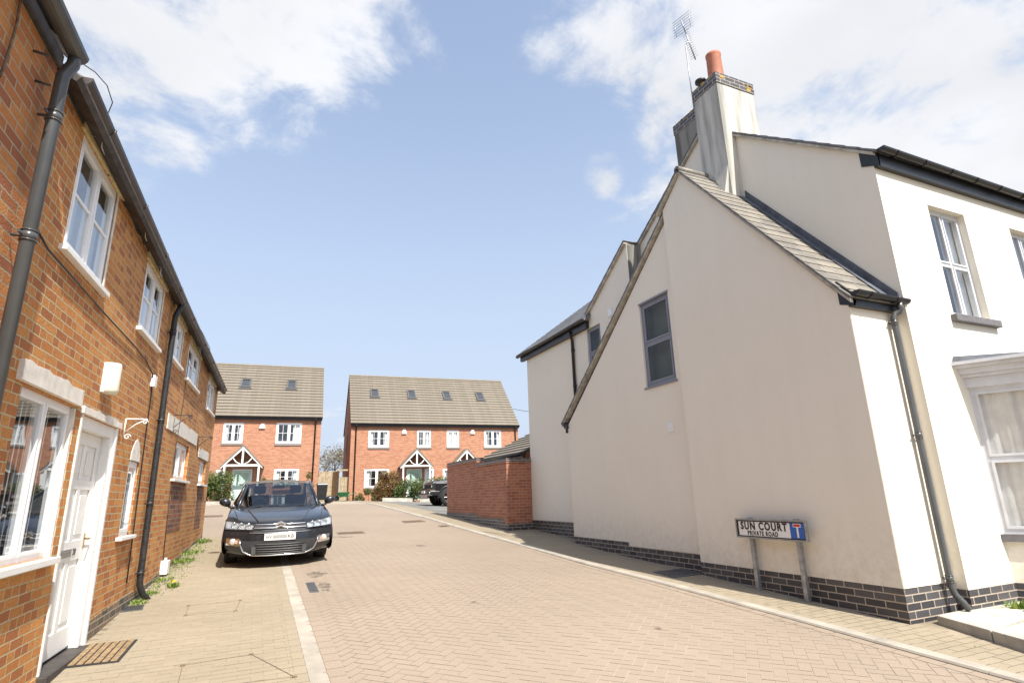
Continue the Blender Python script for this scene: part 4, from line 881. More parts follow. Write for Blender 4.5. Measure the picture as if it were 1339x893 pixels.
for k, (z0, z1, o) in enumerate(((2.60, 2.72, .03), (2.72, 2.76, .07), (2.76, 2.83, .10), (2.83, 2.87, .15), (2.87, 2.91, .19))):
    A = [(a+Vector((-o*1.2, 0, 0))).xy, (b_+Vector((-o*.9, -o, 0))).xy, (c_+Vector((o, -o, 0))).xy, (d_+Vector((o, 0, 0))).xy]
    m2.poly([(*q_, z0) for q_ in A], 'grey_white_frame', thick=(0, 0, z1-z0-.0015))
m2.build('bay_cornice', RH)
m2 = MB(); A = [(a+Vector((-.2, 0, 0))), (b_+Vector((-.15, -.17, 0))), (c_+Vector((.17, -.17, 0))), (d_+Vector((.2, 0, 0)))]
m2.add([(A[0].x, 3.968, 2.912), (A[1].x, A[1].y, 2.912), (A[2].x, A[2].y, 2.912), (A[3].x, 3.968, 2.912), (A[0].x+.05, 3.968, 2.99), (A[3].x-.1, 3.968, 3.1)], [(0, 1, 4), (1, 2, 5, 4), (2, 3, 5), (0, 4, 5, 3)], 'lead'); m2.build('bay_roof', RH)
OFF = Vector((0, 0, 0))
# TV aerial strapped to the chimney
an = thing('tv_aerial', (6.78, 6.63, 8.2), 'thin metal television aerial rising behind the chimney with the orange pot', 'aerial')
mb = MB(); mb.tube([(0, 0, 0), (0, 0, 1.42)], .011, 'galvanised', 8); mb.build('mast', an)
# boom leans: yagi with reflector grid
bd = Vector((.36, -.42, -.30)).normalized(); bd = Vector((.30, -.10, -.62)).normalized(); c0 = Vector((-.06, .02, 2.28)); c1 = c0+bd*.95
c0 = Vector((-.03, 0, 1.95)); c1 = Vector((.13, -.07, 1.05))
mb = MB(); mb.tube([c0, c1], .012, 'galvanised', 8); mb.tube([(0, 0, 1.38), (0.03, 0, 1.44), c0.lerp(c1, .55)], .011, 'galvanised', 8); bdir = (c1-c0).normalized(); el = Vector((.35, -.9, .12)).normalized()
for k in range(13):
    c = c0.lerp(c1, .28+.055*k); mb.tube([c-el*.075, c+el*.075], .0035, 'galvanised', 5)
mb.build('boom', an)
mb = MB(); cc = c0.lerp(c1, .10)
for k in range(7):
    o2 = bdir.cross(el).normalized(); 
    c = cc + Vector((0, 0, 1))*(.18-.06*k) + el*.0; mb.tube([c-el*.20, c+el*.20], .0045, 'galvanised', 5)
for s2 in (-.15, .15): mb.tube([cc+el*s2+Vector((0, 0, .18)), cc+el*s2-Vector((0, 0, .18))], .005, 'galvanised', 5)
mb.build('reflector', an)

# concrete slab step in front of the bay
sb = thing('concrete_slab', (6.45, 4.05, 0), 'low pale concrete slab along the foot of the cream front wall', 'slab'); OFF = Vector((6.45, 4.05, 0))
mb = MB(); lft = Vector((6.47, 4.0)); dr2 = Vector((-.33, -.94)).normalized()
for k in range(5):
    p0 = lft+dr2*(k*.62+.004); p1 = lft+dr2*((k+1)*.62-.004); zt = .19-k*.012
    mb.hexa([(p0.x, p0.y, -.2), (p1.x, p1.y, -.2), (p1.x+2.6, p1.y+.35, -.2), (p0.x+2.6, p0.y+.1, -.2), (p0.x, p0.y, zt), (p1.x, p1.y, zt-.012), (p1.x+2.6, p1.y+.35, zt-.012), (p0.x+2.6, p0.y+.1, zt)], 'slab_concrete')
mb.build('slab', sb, bevel=.008); OFF = Vector((0, 0, 0))

# ------------------------------------------------------------------ street name sign
sg = thing('street_sign', (6.08, 5.55, 0), 'white street name plate SUN COURT PRIVATE ROAD on two grey posts', 'street sign'); OFF = Vector((6.08, 5.55, 0))
X = 6.06; zc, hh = .975, .118; y0, y1 = 5.04, 6.15
mb = MB(); mb.box(X, X+.018, y0+.02, y1-.02, zc-hh+.015, zc+hh-.015, 'sign_white'); mb.box(X-.0015, X, y0+.02, y0+.235, zc-hh+.015, zc+hh-.015, 'sign_blue')
mb.box(X-.003, X-.0015, y0+.115, y0+.14, zc-.078, zc+.045, 'sign_white'); mb.box(X-.0032, X-.0015, y0+.075, y0+.185, zc+.042, zc+.084, 'sign_white'); mb.box(X-.0045, X-.0032, y0+.083, y0+.177, zc+.049, zc+.077, 'sign_red'); pl = mb.build('name_plate', sg)
mb = MB(); bw = .016
mb.box(X-.004, X-.0005, y0+.02, y1-.02, zc-hh+.015, zc-hh+.027, 'sign_black'); mb.box(X-.004, X-.0005, y0+.02, y1-.02, zc+hh-.03, zc+hh-.015, 'sign_black'); mb.box(X-.004, X-.0005, y1-.045, y1-.02, zc-hh+.027, zc+hh-.03, 'sign_black'); mb.box(X-.004, X-.0005, y0+.02, y0+.032, zc-hh+.027, zc+hh-.03, 'sign_black'); mb.build('black_border', pl)
mb = MB(); mb.box(X-.012, X+.03, y0, y1, zc-hh-.004, zc-hh+.014, 'galvanised'); mb.box(X-.012, X+.03, y0, y1, zc+hh-.014, zc+hh+.006, 'galvanised'); mb.box(X-.012, X+.03, y0, y0+.019, zc-hh+.014, zc+hh-.014, 'galvanised'); mb.box(X-.012, X+.03, y1-.019, y1, zc-hh+.014, zc+hh-.014, 'galvanised'); mb.build('frame', sg)
for yy in (5.22, 5.95):
    mb = MB(); mb.box(X+.031, X+.085, yy-.028, yy+.028, gz(X, yy)-.1, zc+hh+.018, 'galvanised'); mb.build('post', sg, bevel=.004)
# lettering reads from the road: left to right runs towards the camera (decreasing Y)
ym = (y0+.235+y1-.045)/2
def sig(txt, sz, zz, xs, bold, yo=0): 
    return text_mesh(txt, sz, 'sign_black', 'lettering', pl, Matrix.Translation(-OFF) @ fmat((X-.003, ym+yo, zz), (0, -1, 0), (0, 0, 1)), .0015, xs, bold, 1.22)
sig('SUN COURT', .132, zc+.030, 750, .0042); sig('PRIVATE ROAD', .078, zc-.058, 490, .0015, .02)
OFF = Vector((0, 0, 0))

# ------------------------------------------------------------------ brick garden wall beside the rear wing
gw = thing('garden_wall', (5.98, 13.8, 0), 'red brick garden wall with blue brick coping beside the cream house', 'garden wall'); OFF = Vector((5.98, 13.8, 0))
def gl(x0, x1, y0, y1, z0, z1, mat, nm, bev=0):
    mb = MB(); mb.box(x0, x1, y0, y1, z0, z1, mat); return mb.build(nm, gw, bevel=bev)
mb = MB(); mb.box(5.985, 6.69, 13.8, 14.02, .62, 2.30, 'garden_brick'); mb.box(5.985, 6.205, 14.021, 16.0, .62, 2.30, 'garden_brick'); mb.box(5.985, 6.205, 16.0, 18.9, .62, 2.46, 'garden_brick'); mb.box(5.975, 6.12, 13.788, 13.8, .62, 2.30, 'garden_brick')
mb.build('wall', gw)
mb = MB(); mb.box(5.975, 6.692, 13.785, 14.03, .3, .78, 'blue_brick'); mb.box(5.975, 6.2, 14.03, 16, .3, .90, 'blue_brick'); mb.box(5.975, 6.2, 16, 18.91, .3, .99, 'blue_brick'); mb.build('plinth', gw)
mb = MB(); mb.box(5.96, 6.72, 13.775, 14.045, 2.302, 2.33, 'garden_brick'); mb.box(5.96, 6.23, 14.046, 16, 2.302, 2.33, 'garden_brick'); mb.box(5.96, 6.23, 16.0, 18.92, 2.462, 2.49, 'garden_brick'); mb.build('tile_course', gw)
mb = MB(); mb.box(5.978, 6.70, 13.79, 14.03, 2.332, 2.425, 'blue_brick'); mb.box(5.978, 6.21, 14.031, 16, 2.332, 2.425, 'blue_brick'); mb.box(5.978, 6.21, 16.001, 18.905, 2.492, 2.585, 'blue_brick'); mb.build('coping', gw)
# white bloom on some bricks of the wall
OFF = Vector((0, 0, 0))
# garage roof behind it
gg = thing('garage', (10, 18.9, 0), 'low garage with brown tiled roof behind the brick garden wall', 'garage'); OFF = Vector((10, 18.9, 0))
mb = MB(); mb.box(8.15, 13.9, 17.2, 20.9, .5, 2.82, 'garden_brick'); mb.build('wall', gg)
for yy in (17.2, 20.78):
    mb = MB(); mb.poly([(8.15, yy, 2.825), (13.9, yy, 2.825), (11.1, yy, 4.2)], 'garden_brick', thick=(0, .12, 0)); mb.build('gable', gg)
mb = MB(); Fg = Fr((0, 0, 0), (0, 1, 0), (1, 0, 0)); sawroof(mb, Fg, 16.95, 21.0, 7.87, 2.80, 11.16, 4.33, .32, .04, 'concrete_tile'); sawroof(mb, Fg, 16.95, 21.0, 14.4, 2.80, 11.16, 4.33, .32, .04, 'concrete_tile'); mb.build('roof', gg, recalc=False)
mb = MB(); mb.box(7.93, 7.97, 16.95, 21.0, 2.60, 2.77, 'black_plastic'); mb.tube([(7.88, 16.95, 2.76), (7.88, 21, 2.76)], .05, 'black_plastic', 8); mb.build('fascia', gg)
OFF = Vector((0, 0, 0))

# ------------------------------------------------------------------ new brick houses at the end of the court
def canopy(Fm, par, uc, half, zb, za, proj=.9, leaf='mint_paint', zg=1.5):
    mb = MB(); q = Fm.p
    for s_ in (-1, 1):   # roof slopes
        e0, e1, k0, k1 = q(uc+s_*(half+.12), 0.002, zb-.10), q(uc+s_*(half+.12), proj+.08, zb-.10), q(uc, 0.002, za), q(uc, proj+.08, za)
        n = (Vector(e1)-Vector(e0)).cross(Vector(k0)-Vector(e0)).normalized(); n = n if n.z > 0 else -n
        mb.hexa([e0, e1, k1, k0, e0+n*.07, e1+n*.07, k1+n*.07, k0+n*.07], 'concrete_tile')
    ob = mb.build('porch_roof', par)
    mb = MB(); T0, T1 = proj-.07, proj+.03
    Fm.box(mb, uc-half, uc+half, T0, T1-.01, zb-.06, zb+.06, 'white_paint')
    for s_ in (-1, 1):
        a, b = (uc+s_*(half+.12), zb-.13), (uc, za-.02); dx, dz = b[0]-a[0], b[1]-a[1]; L = math.hypot(dx, dz); nx_, nz_ = -dz/L*s_*-1, dx/L*s_*-1
        w = .13; nx_, nz_ = (s_*dz/L*0), 0
        mb.hexa([q(a[0], T0, a[1]-w*.5), q(a[0], T1+.02, a[1]-w*.5), q(b[0], T1+.02, b[1]-w*1.1), q(b[0], T0, b[1]-w*1.1), q(a[0], T0, a[1]+w*.5), q(a[0], T1+.02, a[1]+w*.5), q(b[0], T1+.02, b[1]), q(b[0], T0, b[1])], 'white_paint')
        # curved braces
        for (ua, zaa, ub, zbb) in ((uc+s_*.05, zb+.05, uc+s_*half*.55, zb+(za-zb)*.42),):
            mb.tube([q(ua, (T0+T1)/2, zaa), q((ua+ub)/2+s_*.04, (T0+T1)/2, zaa+(zbb-zaa)*.35), q(ub, (T0+T1)/2, zbb)], .035, 'white_paint', 6)
    Fm.box(mb, uc-.05, uc+.05, T0+.005, T1-.015, zb+.06, za-.12, 'white_paint')
    mb.build('porch_truss', ob)
    for s_ in (-1, 1):
        mb = MB(); u = uc+s_*(half-.08); Fm.box(mb, u-.05, u+.05, T0, T0+.1, zg-.02, zb-.06, 'white_paint'); Fm.box(mb, u-.04, u+.04, .01, T0, zb-.14, zb-.06, 'white_paint'); mb.build('porch_post', ob)
def housedoor(Fm, par, u0, u1, z0, z1):
    mb = MB(); Fm.box(mb, u0, u0+.07, -.08, -.01, z0, z1, 'white_upvc'); Fm.box(mb, u1-.07, u1, -.08, -.01, z0, z1, 'white_upvc'); Fm.box(mb, u0+.07, u1-.07, -.08, -.01, z1-.07, z1, 'white_upvc'); fr_ = mb.build('door_frame', par)
    mb = MB(); a, b = u0+.07, u1-.07; Fm.box(mb, a, b, -.09, -.05, z0, z1-.07, 'mint_paint')
    for (x0, x1, y0_, y1_) in ((a+.08, b-.08, z0+.12, z0+.85),): Fm.box(mb, x0+.03, x1-.03, -.05, -.042, y0_+.03, y1_-.03, 'mint_paint')
    d = mb.build('front_door', par)
    mb = MB(); n = 10; cx = (a+b)/2; zc_ = z0+(z1-z0)*.56; pts = []
    for side_ in (-1, 1):
        pts = [Fm.p(cx+side_*.03, -.048, zc_+.08)] + [Fm.p(cx+side_*(.03+(b-a-.24)/2*math.sin(k/n*math.pi/2)), -.048, zc_+.08+(z1-.2-zc_-.08)*(1-math.cos(k/n*math.pi/2))) for k in range(1, n+1)] + [Fm.p(cx+side_*.03, -.048, z1-.2)]
        mb.poly(pts if side_ > 0 else pts[::-1], 'glass')
    mb.build('door_glazing', d, recalc=False)
    mb = MB(); Fm.box(mb, cx-.13, cx+.13, -.05, -.04, zc_-.06, zc_-.01, 'chrome'); mb.build('letter_plate', d); mb = MB(); Fm.box(mb, b-.09, b-.05, -.05, -.01, zc_-.05, zc_+.12, 'chrome'); mb.build('door_handle', d)
def velux(Fr_, par, u, t_, z_, slope, w=.62, h=.95):
    """Fr_ along u; slope vector up the roof"""
    mb = MB(); sv = Vector((0, slope[0], slope[1])).normalized()
    c = Fr_.p(u, 0, 0); ud = Fr_.u; up = (-Fr_.n*slope[0]+Vector((0, 0, slope[1]))).normalized(); nn = ud.cross(up); nn = nn if nn.z > 0 else -nn
    c = Fr_.p(u, t_, z_)
    def bx(a0, a1, b0, b1, h0, h1, mat, m_):
        P = lambda a, b, h_: c+ud*a+up*b+nn*h_
        m_.hexa([P(a0,b0,h0),P(a1,b0,h0),P(a1,b1,h0),P(a0,b1,h0),P(a0,b0,h1),P(a1,b0,h1),P(a1,b1,h1),P(a0,b1,h1)], mat)
    f = .09
    bx(-w/2, -w/2+f, -h/2, h/2, 0, .10, 'cover_iron', mb); bx(w/2-f, w/2, -h/2, h/2, 0, .10, 'cover_iron', mb); bx(-w/2+f, w/2-f, -h/2, -h/2+f, 0, .10, 'cover_iron', mb); bx(-w/2+f, w/2-f, h/2-f, h/2, 0, .11, 'cover_iron', mb)
    bx(-w/2-.08, w/2+.08, -h/2-.14, -h/2, .0, .05, 'cover_iron', mb)
    o = mb.build('roof_window', par); mb = MB(); P = lambda a, b, h_: c+ud*a+up*b+nn*h_
    mb.quad(P(-w/2+f, -h/2+f, .07), P(w/2-f, -h/2+f, .07), P(w/2-f, h/2-f, .07), P(-w/2+f, h/2-f, .07), 'glass'); mb.build('pane', o, recalc=False)
    mb = MB(); mb.quad(P(-w/2+f, -h/2+f, .045), P(w/2-f, -h/2+f, .045), P(w/2-f, h/2-f, .045), P(-w/2+f, h/2-f, .045), 'interior_dark'); mb.build('room_interior', o, recalc=False)
def alarm(Fm, par, u, z):
    mb = MB(); q = Fm.p; mb.poly([q(u-.16, .002, z-.12), q(u+.16, .002, z-.12), q(u+.16, .002, z+.02), q(u+.07, .002, z+.17), q(u-.07, .002, z+.17), q(u-.16, .002, z+.02)], 'white_upvc', thick=Fm.n*.09); mb.build('alarm_box', par, bevel=.01)
def newhouse(loc, rz, u0, u1, zg0, eave, ridge, depth, label, wins, arches, doors, velx, alarms, pipes_u, stor):
    o = thing('brick_house', (loc[0], loc[1], 0), label, 'house', rz=rz); Fm = Fr((0, 0, 0), (1, 0, 0), (0, -1, 0))
    holes = [rect(*w) for w in wins] + [rect(w[0], w[1], w[2], w[3]) for w in arches] + [rect(*d) for d in doors]
    mb = MB(); Fm.wall(mb, [(u0, zg0-.6), (u1, zg0-.6), (u1, eave-.02), (u0, eave-.02)], holes, .25, 'new_brick'); mb.build('front_wall', o)
    for u, th in ((u0, .25), (u1-.25, .25)):
        mb = MB(); mb.poly([(u, .251, zg0-.6), (u, depth, zg0-.6), (u, depth, eave-.02), (u, depth/2, ridge-.06), (u, .251, eave+.16)], 'new_brick', thick=(th, 0, 0)); mb.build('gable_wall', o)
    mb = MB(); mb.box(u0+.25, u1-.25, depth-.25, depth, zg0-.6, eave, 'new_brick'); mb.build('rear_wall', o)
    Fz = Fr((0, 0, 0), (1, 0, 0), (0, 1, 0)); mb = MB()
    sawroof(mb, Fz, u0-.06, u1+.06, -.22, eave-.12, depth/2, ridge, .335, .045, 'concrete_tile'); sawroof(mb, Fz, u0-.06, u1+.06, depth+.22, eave-.12, depth/2, ridge, .335, .045, 'concrete_tile')
    mb.tube([(u0-.06, depth/2, ridge+.0), (u1+.06, depth/2, ridge+.0)], .11, 'concrete_tile', 8); rr = mb.build('roof', o, recalc=False)
    mb = MB(); mb.box(u0-.04, u1+.04, -.19, -.16, eave-.30, eave-.12, 'black_plastic'); mb.box(u0-.04, u1+.04, -.16, -.002, eave-.30, eave-.27, 'black_plastic'); mb.build('fascia', o)
    gutter('gutter', [(u0-.05, -.25, eave-.13), (u1+.05, -.25, eave-.14)], .058, 'black_plastic', o, (0, -1, 0))
    for u in pipes_u: pipe('downpipe', [(u, -.25, eave-.18), (u, -.20, eave-.3), (u, -.06, eave-.45), (u, -.06, zg0-.1)], .045, 'black_plastic', o)
    for i, w in enumerate(wins): window(Fm, o, *w, t=-.03, cols=2, fw=.075, sw=.055, bars=(1, 1), sill=(.04, .05, .14), sillmat='sill_brick', cur=('curtain', 'right', 'net')[i % 3], depth=.5)
    for w in arches: window(Fm, o, *w[:4], t=-.02, cols=w[4], fw=.075, sw=.055, bars=(1, 1) if w[4] > 1 else (0, 1), sill=(.04, .05, .12), sillmat='sill_brick', cur='net' if w[4] == 1 else 'curtain', arch=.10, depth=.5)
    for d in doors: housedoor(Fm, o, *d)
    sl = ((depth/2+.22), ridge-eave+.12)
    for u in velx:
        f = .60; velux(Fz, o, u, -.22+sl[0]*f, eave-.12+sl[1]*f+.03, (-sl[0], sl[1]))
    for u, z in alarms: alarm(Fm, o, u, z)
    if stor:
        mb = MB(); mb.box(u0-.004, u0, 3.4, 4.3, 4.9, 6.1, 'interior_dark'); mb.build('side_window', o)
    return o, Fm
hA, FA = newhouse((3.63, 38.0), -R(4), -8.6, 0, 1.5, 6.70, 10.66, 8, 'red brick house with mint green door and white gabled porch, behind the parked dark car', [(-5.62, -4.50, 4.98, 6.20), (-2.65, -1.15, 4.96, 6.24)],
    [(-2.58, -1.15, 2.45, 3.42, 2), (-5.78, -5.25, 2.35, 3.42, 1)], [(-4.88, -3.80, 1.5, 3.42)], [-4.82, -2.0], [(-3.45, 5.98)], [-.35], False)
canopy(FA, hA, -4.32, 1.0, 3.60, 4.72, zg=1.5)
hB, FB = newhouse((5.79, 40.0), -R(4.5), 0, 12.2, 1.3, 6.63, 10.68, 8, 'pair of red brick houses with four roof windows beyond the brick garden wall', [(1.18, 2.60, 4.92, 6.10), (4.55, 5.55, 4.92, 6.12), (6.70, 7.62, 4.92, 6.13), (9.52, 10.85, 4.92, 6.15)],
    [(1.0, 2.65, 2.2, 3.45, 2), (5.12, 5.78, 2.2, 3.42, 1), (6.42, 7.05, 2.2, 3.42, 1), (9.6, 11.1, 2.2, 3.45, 2)], [(3.85, 4.92, 1.32, 3.42), (7.4, 8.45, 1.32, 3.42)], [1.72, 4.48, 7.2, 9.9], [(3.62, 5.95), (8.62, 5.98)], [.33, 11.95], True)
canopy(FB, hB, 4.40, 1.0, 3.58, 4.68, zg=1.25); canopy(FB, hB, 7.95, 1.0, 3.58, 4.68, zg=1.2)
# satellite dish on the far side wall of the left house
mb = MB(); mb.lathe([(.001, .06), (.15, .045), (.27, 0)], (.30, 1.6, 4.35), 'galvanised', 16, axis='x'); mb.tube([(0, 1.6, 4.2), (.2, 1.6, 4.2), (.3, 1.6, 4.35)], .02, 'galvanised', 6); mb.build('satellite_dish', hA, recalc=False)
# telephone wire from the roof of the far house
wr = thing('overhead_wire', (17.0, 41, 8.4), 'black overhead wire running right from the roof of the far brick houses', 'wire')
mb = MB(); mb.tube([(k*.8, 0, -.42*k*.8*.6+.02*k*k) for k in range(14)], .018, 'black_plastic', 5); mb.build('cable', wr)

# fence and gate between the two houses
fe = thing('timber_fence', (4.1, 40.6, 1.4), 'pale timber fence between the two brick houses', 'fence')
mb = MB()
for k in range(9): mb.box(-.35+k*.15, -.35+k*.15+.14, 0, .03, 0, 1.95+(.01 if k % 2 else 0), 'timber')
mb.build('boards', fe)
for xx in (-.38, 1.02):
    mb = MB(); mb.box(xx, xx+.1, .03, .13, 0, 2.02, 'timber'); mb.build('post', fe)
ga = thing('garden_gate', (5.2, 40.3, 1.4), 'timber garden gate under a light crossbar beside the fence', 'gate')
mb = MB()
for k in range(6): mb.box(.05+k*.145, .05+k*.145+.135, 0, .03, .03, 1.55, 'timber')
mb.box(.05, .92, .03, .06, .3, .4, 'timber'); mb.box(.05, .92, .03, .06, 1.2, 1.3, 'timber'); mb.build('gate_leaf', ga)
for xx in (-.12, .95):
    mb = MB(); mb.box(xx, xx+.12, -.02, .1, 0, 1.96, 'timber'); mb.build('post', ga)
mb = MB(); mb.box(-.16, 1.12, -.03, .11, 1.961, 2.06, 'timber'); mb.build('crossbar', ga)
f2 = thing('timber_fence', (4.95, 39.9, 1.4), 'short shaded fence panel set at an angle beside the timber gate', 'fence', rz=R(100))
mb = MB(); [mb.box(-.7+k*.15, -.7+k*.15+.14, 0, .03, 0, 1.9, 'timber') for k in range(10)]; mb.build('boards', f2)

# wheelie bin
wb = thing('wheelie_bin', (3.75, 36.6, gz(3.75, 36.6)), 'black wheelie bin by the corner of the left brick house, behind the parked car', 'bin')
mb = MB(); mb.hexa([(-.23,-.27,.08),(.23,-.27,.08),(.23,.25,.08),(-.23,.25,.08),(-.29,-.36,.96),(.29,-.36,.96),(.29,.34,.96),(-.29,.34,.96)], 'black_plastic'); mb.box(-.31, .31, -.38, .36, .93, .97, 'black_plastic'); mb.build('bin_body', wb, bevel=.015)
mb = MB(); mb.hexa([(-.31,-.39,.975),(.31,-.39,.975),(.31,.37,.975),(-.31,.37,.975),(-.29,-.36,1.03),(.29,-.36,1.03),(.27,.33,1.08),(-.27,.33,1.08)], 'black_plastic'); mb.tube([(-.26, .40, 1.0), (.26, .40, 1.0)], .018, 'black_plastic', 8); mb.build('lid', wb, bevel=.015)
for xx in (-.24, .24):
    mb = MB(); mb.lathe([(.001, -.03), (.10, -.03), (.10, .03), (.001, .03)], (xx, .28, .10), 'tyre', 16, axis='x'); mb.build('wheel', wb)
# green wheelbarrow with garden tub
gb = thing('wheelbarrow', (5.15, 37.6, gz(5.35, 37.6)), 'green wheelbarrow standing in front of the garden gate', 'wheelbarrow'); gb.scale = (.8, .8, .8)
mb = MB(); mb.hexa([(-.28,-.20,.32),(.25,-.20,.32),(.25,.20,.32),(-.28,.20,.32),(-.52,-.34,.66),(.48,-.34,.66),(.48,.34,.66),(-.52,.34,.66)], 'green_plastic'); mb.build('tray', gb, bevel=.02)
mb = MB(); mb.lathe([(.001, -.05), (.12, -.05), (.19, -.04), (.20, 0), (.19, .04), (.12, .05), (.001, .05)], (-.48, 0, .20), 'tyre', 18, axis='y'); mb.build('wheel', gb)
for yy in (-.22, .22):
    mb = MB(); mb.tube([(-.5, yy*.3, .2), (-.2, yy, .30), (.5, yy*1.2, .42), (.95, yy*1.4, .62)], .017, 'green_plastic', 8); mb.tube([(.3, yy, .38), (.38, yy, .01), (.48, yy, .01), (.42, yy, .4)], .014, 'green_plastic', 6); mb.build('handle', gb)

# ------------------------------------------------------------------ plants
def leaves(mb, n, fn, size, mat, rnd, flat=.0, tint=(0, 1)):
    for _ in range(n):
        p, sh = fn(rnd); a = Vector((rnd.gauss(0, 1), rnd.gauss(0, 1), rnd.gauss(0, 1)*(1-flat)+flat)).normalized(); b = a.cross(Vector((rnd.gauss(0, 1), rnd.gauss(0, 1), rnd.gauss(0, 1)))).normalized(); c = a.cross(b)
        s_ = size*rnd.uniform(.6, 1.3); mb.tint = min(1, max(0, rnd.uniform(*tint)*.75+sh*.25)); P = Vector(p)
        mb.add([P-b*s_, P-c*s_*.45, P+b*s_, P+c*s_*.45], [(0, 1, 2, 3)], mat)
def bush_fn(clumps, flatbottom=0):
    tot = sum(c[3]**2 for c in clumps)
    def fn(rnd):
        r_ = rnd.uniform(0, tot)
        for c in clumps:
            r_ -= c[3]**2
            if r_ <= 0: break
        while True:
            d = Vector((rnd.gauss(0, 1), rnd.gauss(0, 1), rnd.gauss(0, 1))).normalized(); rr = c[3]*(rnd.random()**.28)*rnd.uniform(.85, 1.12)
            p = Vector(c[:3])+d*rr
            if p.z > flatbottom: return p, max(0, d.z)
    return fn
def shrub(loc, w, d, h, n, size, mat, label, name='shrub', seed=1, clumps=14, spikes=0, group=None, cat='shrub', stemmat='bark', dome=True):
    rnd = random.Random(seed); o = thing(name, loc, label, cat, group)
    cl = []
    for _ in range(clumps):
        x, y = rnd.uniform(-1, 1), rnd.uniform(-1, 1); hh_ = 1-(.55*(x*x) if dome else .12*rnd.random()); z = rnd.uniform(.12, .88)*h*hh_; r_ = rnd.uniform(.16, .30)*min(h, w)*.8
        cl.append((x*(w/2-r_*.7), y*(d/2-r_*.7), max(r_*.7, z-r_*.2), r_))
    mb = MB(); leaves(mb, n, bush_fn(cl, .02), size, mat, rnd)
    for _ in range(spikes):
        x, y = rnd.uniform(-w/2, w/2), rnd.uniform(-d/2, d/2); a = Vector((rnd.uniform(-.5, .5), rnd.uniform(-.5, .5), 1)).normalized(); L = rnd.uniform(.2, .5)*h; base = Vector((x, y, h*.6)); t = Vector((a.y, -a.x, .1)).normalized()*.02
        mb.tint = rnd.uniform(.6, 1); mb.add([base-t, base+t, base+a*L], [(0, 1, 2)], mat)
    mb.build('foliage', o, recalc=False)
    mb = MB()
    for _ in range(6):
        c = rnd.choice(cl); mb.tube([(c[0]*.3, c[1]*.3, -.05), (c[0]*.6, c[1]*.6, c[2]*.5), (c[0], c[1], c[2])], .018, stemmat, 5, r2=.007)
    mb.build('stem', o); return o
shrub((-2.25, 35.9, gz(-1.7, 36)-.02), 2.6, 1.4, 1.85, 9000, .06, 'leaf_hedge', 'dense green hedge left of the mint green door, beside the old terrace', 'hedge', 11, 60, 60, cat='hedge', dome=False)
shrub((6.75, 37.6, gz(6.85, 37.6)-.03), 1.8, 1.1, 1.05, 2800, .05, 'leaf_olive', 'low olive coloured shrub at the foot of the drainpipe of the far pair of houses', seed=12)
shrub((7.9, 37.5, 1.3), 1.75, 1.3, 2.45, 8000, .06, 'leaf_red', 'round shrub with red new leaves below the left window of the far pair', 'red_shrub', 13, 34)
shrub((8.85, 36.9, 1.2), 1.5, 1.1, 1.55, 3600, .055, 'leaf_hedge', 'green shrub between the red shrub and the larger hedge', seed=14, clumps=26)
shrub((10.3, 36.6, 1.15), 2.6, 1.3, 1.75, 7500, .055, 'leaf_hedge', 'broad green hedge in front of the porch of the far pair', 'hedge', 15, 55, cat='hedge', dome=False)
shrub((12.1, 37.5, 1.15), 1.0, .8, 1.55, 900, .055, 'leaf_weed', 'yellow green shrub behind the black off road car', seed=16)
shrub((3.05, 37.55, 1.45), .75, .5, 2.0, 900, .05, 'leaf_olive', 'brown leaved climber on the right front corner of the left brick house', 'climbing_plant', 17, 12, cat='climber')
hb = thing('hanging_basket', tuple(Matrix.Rotation(-R(4), 3, 'Z') @ Vector((-3.15, -.28, 2.55)) + Vector((3.63, 38, 0))), 'hanging basket of green leaves beside the mint door of the left house', 'basket')
mb = MB(); rnd = random.Random(4); leaves(mb, 420, bush_fn([(0, 0, .12, .2), (.08, 0, .2, .16), (-.1, 0, .0, .15)], -.2), .035, 'leaf_hedge', rnd); mb.build('foliage', hb, recalc=False)
mb = MB(); mb.lathe([(.001, -.16), (.12, -.12), (.19, .02)], (0, 0, 0), 'bark', 14); mb.build('basket', hb, recalc=False)
mb = MB(); [mb.tube([(.17*math.cos(a), .17*math.sin(a), .02), (0, 0, .5)], .006, 'black_plastic', 4) for a in (0, 2.1, 4.2)]; mb.tube([(0, 0, .5), (0, .28, .5)], .01, 'black_plastic', 5); mb.build('chain', hb)
fl = thing('window_box', tuple(Matrix.Rotation(-R(4), 3, 'Z') @ Vector((-1.9, -.22, 2.30)) + Vector((3.63, 38, 0))), 'plants with red flowers along the lower right window of the left house', 'window box')
mb = MB(); rnd = random.Random(6); leaves(mb, 500, lambda r_: ((r_.uniform(-.6, .6), r_.uniform(-.1, .1), abs(r_.gauss(0, .16))), .3), .04, 'leaf_weed', rnd); mb.build('foliage', fl, recalc=False)
mb = MB(); leaves(mb, 26, lambda r_: ((r_.uniform(-.6, -.3), r_.uniform(-.12, -.05), r_.uniform(.1, .4)), .3), .045, 'flower_red', rnd); mb.build('flowers', fl, recalc=False)
mb = MB(); mb.box(-.62, .62, -.1, .1, -.14, 0, 'terracotta'); mb.build('trough', fl)
# yellow flowers at the foot of the hedge
yf = thing('flower_clump', (-.15, 34.95, gz(-.1, 35)), 'little yellow flowers at the foot of the left hedge', 'flowers')
mb = MB(); rnd = random.Random(9); leaves(mb, 260, lambda r_: ((r_.uniform(-.7, .35), r_.uniform(-.1, .1), abs(r_.gauss(0, .08))), .3), .035, 'leaf_weed', rnd); mb.build('leaves', yf, recalc=False)
mb = MB(); leaves(mb, 60, lambda r_: ((r_.uniform(-.7, .35), r_.uniform(-.14, .0), r_.uniform(.05, .22)), .3), .03, 'flower_yellow', rnd); mb.build('flowers', yf, recalc=False)
